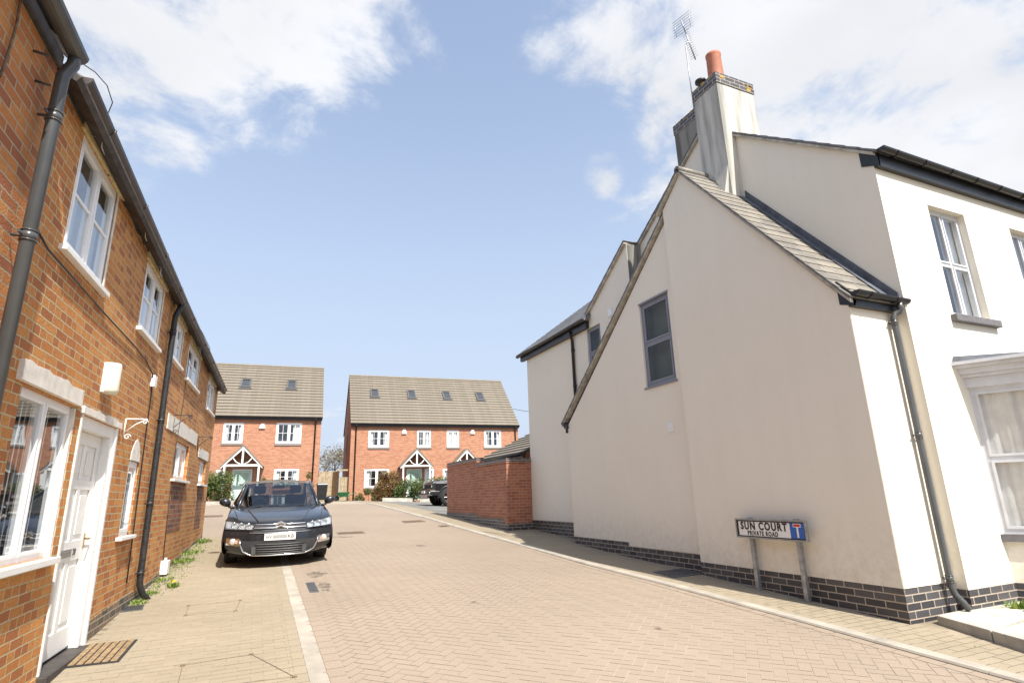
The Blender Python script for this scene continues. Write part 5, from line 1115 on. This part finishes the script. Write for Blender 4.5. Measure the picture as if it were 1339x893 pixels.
# low kerb walls of the front beds
for i, (x0, y0_, x1, y1_, lb) in enumerate(((7.35, 36.4, 9.2, 36.2, 'pale low kerb in front of the red shrub'), (9.5, 35.6, 11.8, 35.4, 'pale low kerb in front of the broad green hedge by the off road car'))):
    kb = thing('bed_kerb', (x0, y0_, 0), lb, 'kerb'); OFF = Vector((x0, y0_, 0)); mb = MB(); mb.hexa([(x0,y0_,.9),(x1,y1_,.9),(x1,y1_+.12,.9),(x0,y0_+.12,.9),(x0,y0_,gz(x0,y0_)+.22),(x1,y1_,gz(x1,y1_)+.22),(x1,y1_+.12,gz(x1,y1_)+.22),(x0,y0_+.12,gz(x0,y0_)+.22)], 'slab_concrete'); mb.build('kerb_run', kb); OFF = Vector((0, 0, 0))
kb = thing('bed_kerb', (-2.6, 34.9, 0), 'pale low kerb in front of the hedge beside the old terrace', 'kerb'); mb = MB(); mb.box(0, 3.1, 0, .12, 1.2, gz(-1, 34.9)+.12, 'slab_concrete'); mb.build('kerb_run', kb)
# bare spring trees far behind
def tree(loc, h, spread, label, seed, n=1500, mat='leaf_twig', size=.12):
    rnd = random.Random(seed); o = thing('tree', loc, label, 'tree'); mb = MB(); tips = []
    def grow(p, d, L, r_, k):
        e = p+d*L; mb.tube([p, p.lerp(e, .5)+Vector((rnd.uniform(-.05, .05)*L, rnd.uniform(-.05, .05)*L, 0)), e], r_, 'bark', 6 if k < 2 else 4, closed=False, r2=r_*.6)
        if k >= 5: tips.append(e); return
        for _ in range(3 if k else 4):
            a = Vector((rnd.gauss(0, 1), rnd.gauss(0, 1), rnd.gauss(0, .5)+.25)).normalized(); grow(e, (d*.75+a*spread).normalized(), L*rnd.uniform(.62, .8), r_*.58, k+1)
    grow(Vector((0, 0, 0)), Vector((0, 0, 1)), h*.27, h*.022, 0); mb.build('trunk', o)
    mb = MB(); leaves(mb, n, lambda r_: (r_.choice(tips)+Vector((r_.gauss(0, .35), r_.gauss(0, .35), r_.gauss(0, .3)))*h/9, r_.random()), size, mat, rnd); mb.build('crown', o, recalc=False); return o
tree((7.4, 66, 1.2), 7.5, .75, 'bare spring tree seen in the gap between the two brick houses', 21)
tree((4.0, 72, 1.2), 6.5, .8, 'smaller bare tree farther left in the gap between the brick houses', 22)
# weeds along the foot of the old terrace and by the slab
def weed(x, y, r_, h, n, seed, label, size=.022, fl=0, mat='leaf_weed', broad=False, group=None):
    o = thing('weed', (x, y, gz(x, y)), label, 'weed', group); rnd = random.Random(seed); mb = MB()
    for _ in range(n):
        a = rnd.uniform(0, 6.283); rr = r_*rnd.random()**.7; b = Vector((rr*math.cos(a)*.55, rr*math.sin(a), 0)); L = h*rnd.uniform(.4, 1.1); d = Vector((rnd.gauss(0, .5), rnd.gauss(0, .5), 1)).normalized(); s_ = Vector((-d.y, d.x, 0)).normalized()*(size if broad else size*.4)
        mb.tint = rnd.random(); mb.add([b, b+d*L*.5-s_, b+d*L+Vector((d.x, d.y, -.3))*L*.25, b+d*L*.5+s_], [(0, 1, 2, 3)], mat)
    mb.build('leaves', o, recalc=False)
    if fl:
        mb = MB(); leaves(mb, fl, lambda r2: ((r2.uniform(-.03, .03), r2.uniform(-.03, .03), h*.8+r2.uniform(0, .02)), .5), .022, 'flower_yellow', rnd, .6); mb.build('flower', o, recalc=False)
for i, (s_, t_, r_, h, n, fl, lb) in enumerate((
    (9.35, .10, .2, .06, 150, 0, 'small weeds just past the foot of the black downpipe'), (9.75, .34, .12, .09, 90, 14, 'dandelion with yellow flower in the paving near the downpipe'),
    (10.3, .08, .3, .05, 160, 0, 'grassy weeds before the white box at the foot of the terrace'), (11.9, .08, .4, .09, 300, 0, 'thick grassy weeds beyond the white box at the foot of the terrace'),
    (12.8, .06, .45, .08, 240, 0, 'grassy weeds under the far ground floor windows'), (14.3, .08, .3, .10, 200, 0, 'weeds at the far end of the terrace'), (8.85, .10, .2, .06, 120, 0, 'tiny weeds at the near side of the downpipe foot'))):
    p = tw(s_, t_); weed(p.x, p.y, r_, h, n, 40+i, lb, fl=fl, group='weeds along the foot of the terrace')
gr = struct  # (stuff below)
mb = MB(); rnd = random.Random(77)
for _ in range(750):
    s_ = rnd.uniform(9.2, 14.8); t_ = abs(rnd.gauss(0, .16))+.03; p = tw(s_, t_); g = gz(p.x, p.y); a = rnd.uniform(0, 6.28); L = rnd.uniform(.008, .022)
    mb.tint = rnd.random(); d = Vector((math.cos(a), math.sin(a), 0))*L; e = Vector((-d.y, d.x, 0))*.5; c = Vector((p.x, p.y, g+.006)); mb.add([c-d, c-e, c+d+Vector((0, 0, .012)), c+e], [(0, 1, 2, 3)], 'leaf_weed')
mo = mb.build('moss', recalc=False); mo['kind'] = 'stuff'; mo['label'] = 'thin moss and seedlings spread over the pavement along the old terrace'; mo['category'] = 'moss'
weed(7.55, 3.78, .14, .20, 120, 61, 'broad leaved green weed at the foot of the cream wall on the concrete slab', size=.03, broad=True)
weed(7.80, 3.66, .15, .09, 130, 62, 'low reddish weed beside the bay window on the concrete slab', size=.025, broad=True, mat='leaf_olive')
for nm in ('weed', ): pass
weed(6.0, 4.75, .05, .03, 20, 63, 'tiny weed in the right footway below the name sign'); weed(5.95, 3.45, .06, .04, 30, 64, 'tiny weed in the right footway before the slab corner')

# ------------------------------------------------------------------ parked dark saloon car
CS = .935
car = thing('parked_car', (.47, 10.72, gz(.47, 11.7)-.055), 'dark blue grey saloon car parked facing the camera, half on the left pavement', 'car'); car.rotation_euler = (math.atan(.058), 0, 0); car.scale = (CS, CS, .935)
ST = [((.30, .19), (.46, .23), .78), ((.05, .21), (.33, .26), .85), ((.0, .36), (.27, .40), .895), ((.015, .54), (.30, .55), .915), ((.05, .655), (.37, .66), .925), ((.13, .745), (.50, .775), .915), ((.36, .825), (.72, .85), .90),
      ((.78, .895), (.98, .89), .895), ((1.28, .965), (1.40, .925), .89), ((2.4, .99), (2.4, .95), .89), ((3.6, 1.01), (3.6, .98), .88), ((4.2, 1.04), (4.1, 1.01), .86), ((4.7, 1.0), (4.5, .97), .80), ((4.78, .6), (4.58, .6), .83), ((4.68, .26), (4.48, .28), .80)]
def BP(x, s_, off=0.0):
    k = int(min(len(ST)-2, max(0, math.floor(s_)))); f = s_-k
    def at(kk):
        (cy, cz), (ey, ez_), w = ST[kk]; g = min(1, abs(x)/w)**2.6; return Vector((cy+(ey-cy)*g, cz+(ez_-cz)*g, 0))
    a, b = at(k), at(k+1)
    # smooth along the path
    p0 = at(max(0, k-1)); p3 = at(min(len(ST)-1, k+2)); t = f
    q = .5*((2*a)+(b-p0)*t+(2*p0-5*a+4*b-p3)*t*t+(3*a-p0-3*b+p3)*t**3)
    tg = (b-a); n = Vector((-tg.y, tg.x)).normalized()       # outward in the (y,z) plane
    return Vector((x, q.x+n.x*off, q.y+n.y*off))
cols = [-1, -.975, -.9, -.72, -.5, -.25, 0, .25, .5, .72, .9, .975, 1]
mb = MB(); vs = []; nS = 0
for k in range((len(ST)-1)*2+1):
    s_ = k/2; w = ST[int(s_)][2] if s_ == int(s_) else (ST[int(s_)][2]+ST[int(s_)+1][2])/2
    for c in cols: vs.append(BP(c*w, s_))
    nS += 1
nc = len(cols); fs = [(j*nc+i, j*nc+i+1, (j+1)*nc+i+1, (j+1)*nc+i) for j in range(nS-1) for i in range(nc-1)]
mb.add(vs, fs, 'car_paint', True)
for sd_ in (0, nc-1):     # flanks
    sgn = -1 if sd_ == 0 else 1; top = [Vector(vs[j*nc+sd_]) for j in range(5, nS-3)]; n = len(top); V = []
    for p in top:
        bz = .22; V += [p, Vector((p.x+sgn*.018, p.y, bz+(p.z-bz)*.86)), Vector((p.x+sgn*.030, p.y, bz+(p.z-bz)*.52)), Vector((p.x+sgn*.020, p.y, bz+(p.z-bz)*.2)), Vector((p.x*.96, p.y, bz))]
    mb.add(V, [(i*5+q, (i+1)*5+q, (i+1)*5+q+1, i*5+q+1) for i in range(n-1) for q in range(4)], 'car_paint', True)
body = mb.build('body', car)
mb = MB(); mb.box(-.80, .80, .42, 4.5, .17, .24, 'rubber'); mb.build('underbody', car)
# glass house
def ring(y0c, y0e, hw, zc, ze, n=9): return [Vector((hw*(2*i/(n-1)-1), y0c+(y0e-y0c)*abs(2*i/(n-1)-1)**2, zc+(ze-zc)*abs(2*i/(n-1)-1)**2.2)) for i in range(n)]
def loft(rings, mat):
    mb = MB(); n = len(rings[0]); mb.add([p for r_ in rings for p in r_], [(j*n+i, j*n+i+1, (j+1)*n+i+1, (j+1)*n+i) for j in range(len(rings)-1) for i in range(n-1)], mat, True); return mb
wsb, wst = ring(1.24, 1.46, .745, .965, .925), ring(2.02, 2.12, .625, 1.405, 1.365)
wsm = [a.lerp(b, .5)+Vector((0, -.02, .025)) for a, b in zip(wsb, wst)]
loft([wsb, wsm, wst], 'car_glass').build('windscreen', car, recalc=False)
r1, r2, r3 = ring(2.45, 2.45, .645, 1.455, 1.395), ring(3.0, 3.0, .635, 1.445, 1.385), ring(3.35, 3.3, .61, 1.405, 1.36)
loft([[p+Vector((0, -.005, .006)) for p in wst], r1, r2, r3], 'car_paint').build('roof', car, recalc=False)
rb = ring(4.15, 4.05, .68, 1.035, .99); loft([r3, [a.lerp(b, .5)+Vector((0, 0, .02)) for a, b in zip(r3, rb)], rb], 'car_glass').build('rear_window', car, recalc=False)
for sgn in (-1, 1):
    e = 0 if sgn < 0 else -1
    mb = MB(); mb.tube([wsb[e]+Vector((sgn*.02, .0, -.02)), wsm[e]+Vector((sgn*.01, .01, -.01)), wst[e], r1[e]+Vector((0, 0, 0)), r2[e], r3[e], rb[e]], [.042, .036, .032, .028, .03, .04, .06], 'car_paint', 8); mb.build('window_pillar', car)
    mb = MB(); b0 = Vector((sgn*.845, 1.52, .93)); b1 = Vector((sgn*.85, 2.6, .955)); b2 = Vector((sgn*.80, 3.85, .99))
    mb.add([b0, b1, r1[e].lerp(r2[e], .4), wst[e]], [(0, 1, 2, 3)], 'car_glass'); mb.add([b1, b2, r3[e], r1[e].lerp(r2[e], .4)], [(0, 1, 2, 3)], 'car_glass'); mb.build('side_window', car, recalc=False)
    mb = MB(); mb.tube([b1, r1[e].lerp(r2[e], .4)], .03, 'black_plastic', 6); mb.build('door_pillar', car)
    mb = MB(); mb.add([Vector((sgn*.745, 1.46, .92)), Vector((sgn*.89, 1.40, .92)), Vector((sgn*.885, 3.95, .975)), Vector((sgn*.68, 4.05, .98)), b2, b1, b0], [(0, 1, 2, 6), (6, 2, 4, 5), (2, 3, 4)], 'car_paint', True); mb.build('shoulder', car)
# bonnet shut line and creases, grille, bumper details
for sgn in (-1, 1):
    mb = MB(); pts = [BP(sgn*(.70+.012*k), 5.12+.28*k, .003) for k in range(10)]; mb.tube(pts, .0055, 'rubber', 5); mb.build('bonnet_seam', body)
    mb = MB(); pts = [BP(sgn*(.36+.026*k), 5.15+.3*k, .004) for k in range(9)]; mb.tube(pts, .012, 'car_paint', 6); mb.build('bonnet_crease', body)
mb = MB(); mb.tube([BP(-.72+.09*k, 5.10, .002) for k in range(17)], .006, 'rubber', 5); mb.build('bonnet_seam', body)
def patch(x0, x1, s0, s1, mat, off, n=12, mshape=None, m_=4):
    mb = MB(); V = []
    for j in range(m_+1):
        for i in range(n+1):
            x = x0+(x1-x0)*i/n; a, b = (s0, s1) if not mshape else mshape(i/n); V.append(BP(x, a+(b-a)*j/m_, off))
    mb.add(V, [(j*(n+1)+i, j*(n+1)+i+1, (j+1)*(n+1)+i+1, (j+1)*(n+1)+i) for j in range(m_) for i in range(n)], mat, True); return mb
g = patch(-.44, .44, 3.98, 4.72, 'rubber', .008).build('upper_grille', car, recalc=False)
g2 = patch(-.50, .50, 3.42, 3.72, 'rubber', .007).build('lower_slot', car, recalc=False)
def chev(sbase, xw, peak, rad, nm, y=0):
    mb = MB(); pts = []
    for k in range(25):
        x = -xw+2*xw*k/24; pk = max(0, 1-abs(x)/.10); pts.append(BP(x, sbase+peak*pk, .016))
    mb.tube(pts, rad, 'chrome', 6); mb.build(nm, g)
chev(4.72, .45, .42, .0125, 'chrome_bar'); chev(4.10, .47, .36, .015, 'chrome_bar')
mb = MB()
for dz in (.0, .052):      # double chevron badge
    for sgn in (-1, 1):
        p0 = BP(0, 4.36, .022); a = Vector((0, p0.y-.012, p0.z+dz+.03)); b = Vector((sgn*.085, p0.y-.008, p0.z+dz-.025))
        mb.hexa([a, b, b+Vector((0, .02, 0)), a+Vector((0, .02, 0)), a+Vector((0, 0, -.034)), b+Vector((0, 0, -.026)), b+Vector((0, .02, -.026)), a+Vector((0, .02, -.034))], 'chrome')
mb.build('chevron_badge', g)
mb = MB(); mb.tube([BP(-.53+.0884*k, 3.40, .010) for k in range(13)], .006, 'chrome', 5); mb.build('trim_strip', g2)
lg = patch(-.62, .62, 1.25, 2.55, 'rubber', .010).build('lower_grille', car, recalc=False)
mb = MB(); [mb.tube([BP(-.40+.08*k, 1.35+.22*j, .016) for k in range(11)], .0075, 'grey_plastic', 5) for j in range(5)]; mb.build('grille_bars', lg)
for sgn in (-1, 1):
    mb = MB(); p = BP(sgn*.42, 1.7, .015); mb.box(p.x-.035, p.x+.035, p.y-.012, p.y+.02, p.z-.07, p.z+.06, 'grey_plastic'); mb.build('duct_frame', lg)
mb = MB(); mb.tube([BP(-.66, 2.62, .015), BP(-.645, 2.2, .016), BP(-.59, 1.55, .018), BP(-.50, 1.25, .018)]+[BP(-.44+.088*k, 1.10, .018) for k in range(11)]+[BP(.50, 1.25, .018), BP(.59, 1.55, .018), BP(.645, 2.2, .016), BP(.66, 2.62, .015)], .013, 'chrome', 8); mb.build('chrome_trim', lg)
for sgn in (-1, 1):
    sh = lambda f, sgn=sgn: (3.86+.12*f, 4.70+.55*f-.20*f*f) 
    L0 = patch(sgn*.45, sgn*.905, 4, 5, 'reflector', .006, 14, sh).build('headlight', car, recalc=False)
    for xx, ss, rr in ((.54, 4.42, .048), (.66, 4.46, .052), (.775, 4.52, .045)):
        mb = MB(); c = BP(sgn*xx, ss, .012); mb.lathe([(.001, .018), (rr*.45, .010), (rr*.8, -.004), (rr, -.02), (rr*1.08, -.008)], (c.x, c.y, c.z), 'chrome', 16, axis='y'); mb.lathe([(.001, -.024), (rr*.35, -.02), (rr*.42, .0)], (c.x, c.y, c.z), 'glass', 12, axis='y'); mb.build('lamp_bowl', L0, recalc=False)
    patch(sgn*.445, sgn*.91, 4, 5, 'lamp_glass', .032, 14, sh).build('lens', L0, recalc=False)
    mb = MB(); mb.tube([BP(sgn*(.445+.0465*k), sh(k/10)[0], .03) for k in range(11)]+[BP(sgn*.915, sh(1)[1], .03)]+[BP(sgn*(.91-.0465*k), sh(1-k/10)[1], .03) for k in range(11)]+[BP(sgn*.445, 4.02, .03)], .007, 'rubber', 5); mb.build('lamp_seal', L0)
    f = patch(sgn*.66, sgn*.875, 2.0, 2.75, 'chrome', .008, 8).build('fog_light', car, recalc=False)
    mb = MB(); c = BP(sgn*.765, 2.42, .02); mb.lathe([(.001, -.016), (.035, -.014), (.05, -.002), (.055, .01)], (c.x, c.y, c.z), 'reflector', 14, axis='y'); c = BP(sgn*.71, 2.42, .02); mb.box(c.x-.02, c.x+.02, c.y-.008, c.y+.01, c.z-.025, c.z+.03, 'lens_amber'); mb.build('lamp_bowl', f, recalc=False)
    for x_ in (.70, .78):
        mb = MB(); c = BP(sgn*x_, 3.25); mb.box(c.x-.012, c.x+.012, c.y-.008, c.y+.01, c.z-.008, c.z+.008, 'rubber'); mb.build('parking_sensor', body)
    # mirrors
    mb = MB(); rnd = random.Random(1); V = []; F_ = []; n, m_ = 14, 8
    for j in range(m_+1):
        th = math.pi*j/m_
        for i in range(n):
            a = 2*math.pi*i/n; x, y, z = math.sin(th)*math.cos(a), math.sin(th)*math.sin(a), math.cos(th)
            V.append((sgn*(1.0+.105*x+.02*z), 1.60+.065*y, 1.045+.082*z*(1-.18*x)))
    mb.add(V, [(j*n+i, j*n+(i+1) % n, (j+1)*n+(i+1) % n, (j+1)*n+i) for j in range(m_) for i in range(n)], 'car_paint', True)
    mb.tube([(sgn*.84, 1.58, .93), (sgn*.93, 1.60, .975)], .028, 'black_plastic', 8); mr = mb.build('door_mirror', car)
    # wheels with arches
    for yy, nm in ((1.0, 'f'), (3.78, 'r')):
        mb = MB(); mb.lathe([(.215, -.11), (.30, -.112), (.325, -.09), (.33, -.05), (.33, .05), (.325, .09), (.30, .112), (.215, .11)], (sgn*.79, yy, .325), 'tyre', 28, axis='x'); wh = mb.build('wheel', car)
        mb = MB(); mb.lathe([(.215, .10), (.205, .03), (.06, .045), (.001, .05)] if sgn > 0 else [(.215, -.10), (.205, -.03), (.06, -.045), (.001, -.05)], (sgn*.79, yy, .325), 'alloy', 28, axis='x'); mb.build('rim', wh, recalc=False)
        mb = MB(); mb.lathe([(.001, 0), (.365, 0), (.365, sgn*.22), (.34, sgn*.225), (.33, sgn*.2)], (sgn*.70, yy, .34), 'rubber', 24, axis='x', a0=-.15, a1=math.pi+.15); mb.build('wheel_arch', car, recalc=False)
# number plate (middle characters are obscured by hatching, as on the photo)
mb = MB(); p = BP(0, 2.9); mb.box(-.26, .26, p.y-.030, p.y-.012, p.z-.055, p.z+.060, 'sign_white'); npl = mb.build('number_plate', car, bevel=.002)
yy = p.y-.0305
text_mesh('HV', .088, 'sign_black', 'plate_lettering', npl, fmat((-.180, yy, p.z+.002), (1, 0, 0), (0, 0, 1)), .0008, 95, .0015); text_mesh('KB', .088, 'sign_black', 'plate_lettering', npl, fmat((.180, yy, p.z+.002), (1, 0, 0), (0, 0, 1)), .0008, 100, .0015)
mb = MB(); [mb.box(-.122, .118, yy-.0008, yy, p.z-.026+k*.0105, p.z-.021+k*.0105, 'grey_plastic') for k in range(6)]; mb.build('plate_hatching', npl)
# interior seen through the windscreen
mb = MB(); mb.box(-.70, .70, 1.45, 1.95, .70, .93, 'rubber'); mb.build('dashboard', car, bevel=.05)
for xx in (-.37, .37):
    mb = MB(); mb.hexa([(xx-.24, 2.45, .55), (xx+.24, 2.45, .55), (xx+.24, 2.62, .55), (xx-.24, 2.62, .55), (xx-.20, 2.66, 1.12), (xx+.20, 2.66, 1.12), (xx+.20, 2.78, 1.12), (xx-.20, 2.78, 1.12)], 'interior_dark'); mb.box(xx-.12, xx+.12, 2.68, 2.78, 1.15, 1.32, 'interior_dark'); mb.build('front_seat', car, bevel=.03)
mb = MB(); mb.tube([(-.37+.17*math.cos(a), 2.0+.05*math.sin(a), .93+.16*math.sin(a)) for a in [2*math.pi*k/18 for k in range(19)]], .013, 'rubber', 6, closed=False); mb.build('steering_wheel', car)
mb = MB(); mb.box(-.11, .11, 2.10, 2.13, 1.28, 1.34, 'rubber'); mb.build('rear_view_mirror', car, bevel=.01)
for x0_, x1_ in ((-.55, -.02), (.10, .62)):
    mb = MB(); mb.tube([(x0_, 1.30, .975), (x1_, 1.34, .975)], .009, 'rubber', 5); mb.build('wiper', car)

# ------------------------------------------------------------------ black off road car on the driveway (front corner shows past the garden wall)
dx_, dy_ = 7.18, 26.3
dc = thing('off_road_car', (dx_, dy_, gz(7.4, 25.4)-.02), 'black off road car on the driveway, its front showing past the brick garden wall', 'car', rz=R(-90)); dc.scale = (.96, .96, .96)
def bb(nm, boxes, mat, par=dc, bev=.03):
    mb = MB(); [mb.box(*b, mat) if len(b) == 6 else mb.hexa(b, mat) for b in boxes]; return mb.build(nm, par, bevel=bev)
bb('body', [(-.93, .93, .28, 4.55, .55, 1.12)], 'black_car_paint', bev=.07)
bb('bonnet', [[(-.86,.16,1.0),(.86,.16,1.0),(.90,1.6,1.05),(-.90,1.6,1.05),(-.80,.24,1.17),(.80,.24,1.17),(.84,1.6,1.25),(-.84,1.6,1.25)]], 'black_car_paint', bev=.05)
bb('cabin', [[(-.93,1.5,1.05),(.93,1.5,1.05),(.93,4.55,1.05),(-.93,4.55,1.05),(-.80,2.1,1.88),(.80,2.1,1.88),(.82,4.5,1.9),(-.82,4.5,1.9)]], 'black_car_paint', bev=.06)
for sgn in (-1, 1):
    mb = MB(); P = lambda y, z: (sgn*(.935-.13*(z-1.05)/.83+.004), y, z)
    for a, b in ((2.0, 2.75), (2.85, 3.6), (3.7, 4.35)): mb.add([P(a-.15 if a == 2.0 else a, 1.22), P(b, 1.22), P(b, 1.74), P(a+.12 if a == 2.0 else a, 1.74)], [(0, 1, 2, 3)], 'car_glass')
    mb.build('side_window', dc, recalc=False)
    for yy in (.98, 3.72):
        mb = MB(); mb.lathe([(.25, -.12), (.38, -.12), (.41, -.08), (.41, .08), (.38, .12), (.25, .12)], (sgn*.90, yy, .41), 'tyre', 28, axis='x'); wh = mb.build('wheel', dc)
        mb = MB(); k_ = sgn; mb.lathe([(.27, k_*.12), (.255, k_*.06), (.10, k_*.09), (.001, k_*.095)], (sgn*.90, yy, .41), 'black_plastic', 28, axis='x')
        for q in range(6):
            a = q*math.pi/3; mb.tube([(sgn*.90+k_*.10, yy+.06*math.cos(a), .41+.06*math.sin(a)), (sgn*.90+k_*.10, yy+.25*math.cos(a), .41+.25*math.sin(a))], .03, 'alloy', 6)
        mb.tube([(sgn*.90+k_*.10, yy+.262*math.cos(a_), .41+.262*math.sin(a_)) for a_ in [2*math.pi*q/24 for q in range(25)]], .012, 'alloy', 6, closed=False)
        mb.build('rim', wh, recalc=False)
        mb = MB(); mb.lathe([(.45, sgn*-.2), (.45, sgn*.0), (.52, sgn*.0), (.52, sgn*-.2)], (sgn*.96, yy, .44), 'black_plastic', 24, axis='x', a0=-.1, a1=math.pi+.1); mb.lathe([(.001, 0), (.45, 0)], (sgn*.945, yy, .44), 'rubber', 24, axis='x', a0=-.1, a1=math.pi+.1); mb.build('wheel_arch', dc, recalc=False)
    mb = MB(); mb.box(sgn*.70-.14, sgn*.70+.14, .215, .28, .82, 1.04, 'rubber'); hl = mb.build('headlight', dc, bevel=.02)
    mb = MB(); mb.lathe([(.001, -.02), (.07, -.015), (.085, .01)], (sgn*.70, .21, .93), 'reflector', 16, axis='y'); mb.build('lens', hl, recalc=False)
    mb = MB(); mb.box(sgn*1.02-.09, sgn*1.02+.09, 1.75, 1.86, 1.18, 1.38, 'black_car_paint'); mb.build('door_mirror', dc, bevel=.03)
mb = MB(); mb.quad((-.84, 1.60, 1.25), (.84, 1.60, 1.25), (.76, 2.06, 1.82), (-.76, 2.06, 1.82), 'car_glass'); mb.build('windscreen', dc, recalc=False)
bb('grille', [(-.52, .52, .22, .29, .84, 1.02)], 'rubber', bev=.01)
bb('front_bumper', [(-.94, .94, .02, .60, .48, .76)], 'black_plastic', bev=.08)
bb('skid_plate', [(-.62, .62, -.01, .1, .36, .56), (-.93, -.66, .02, .2, .50, .68), (.66, .93, .02, .2, .50, .68)], 'alloy', bev=.03)
mb = MB(); mb.box(-.26, .26, -.02, .01, .62, .73, 'sign_white'); mb.build('number_plate', dc)
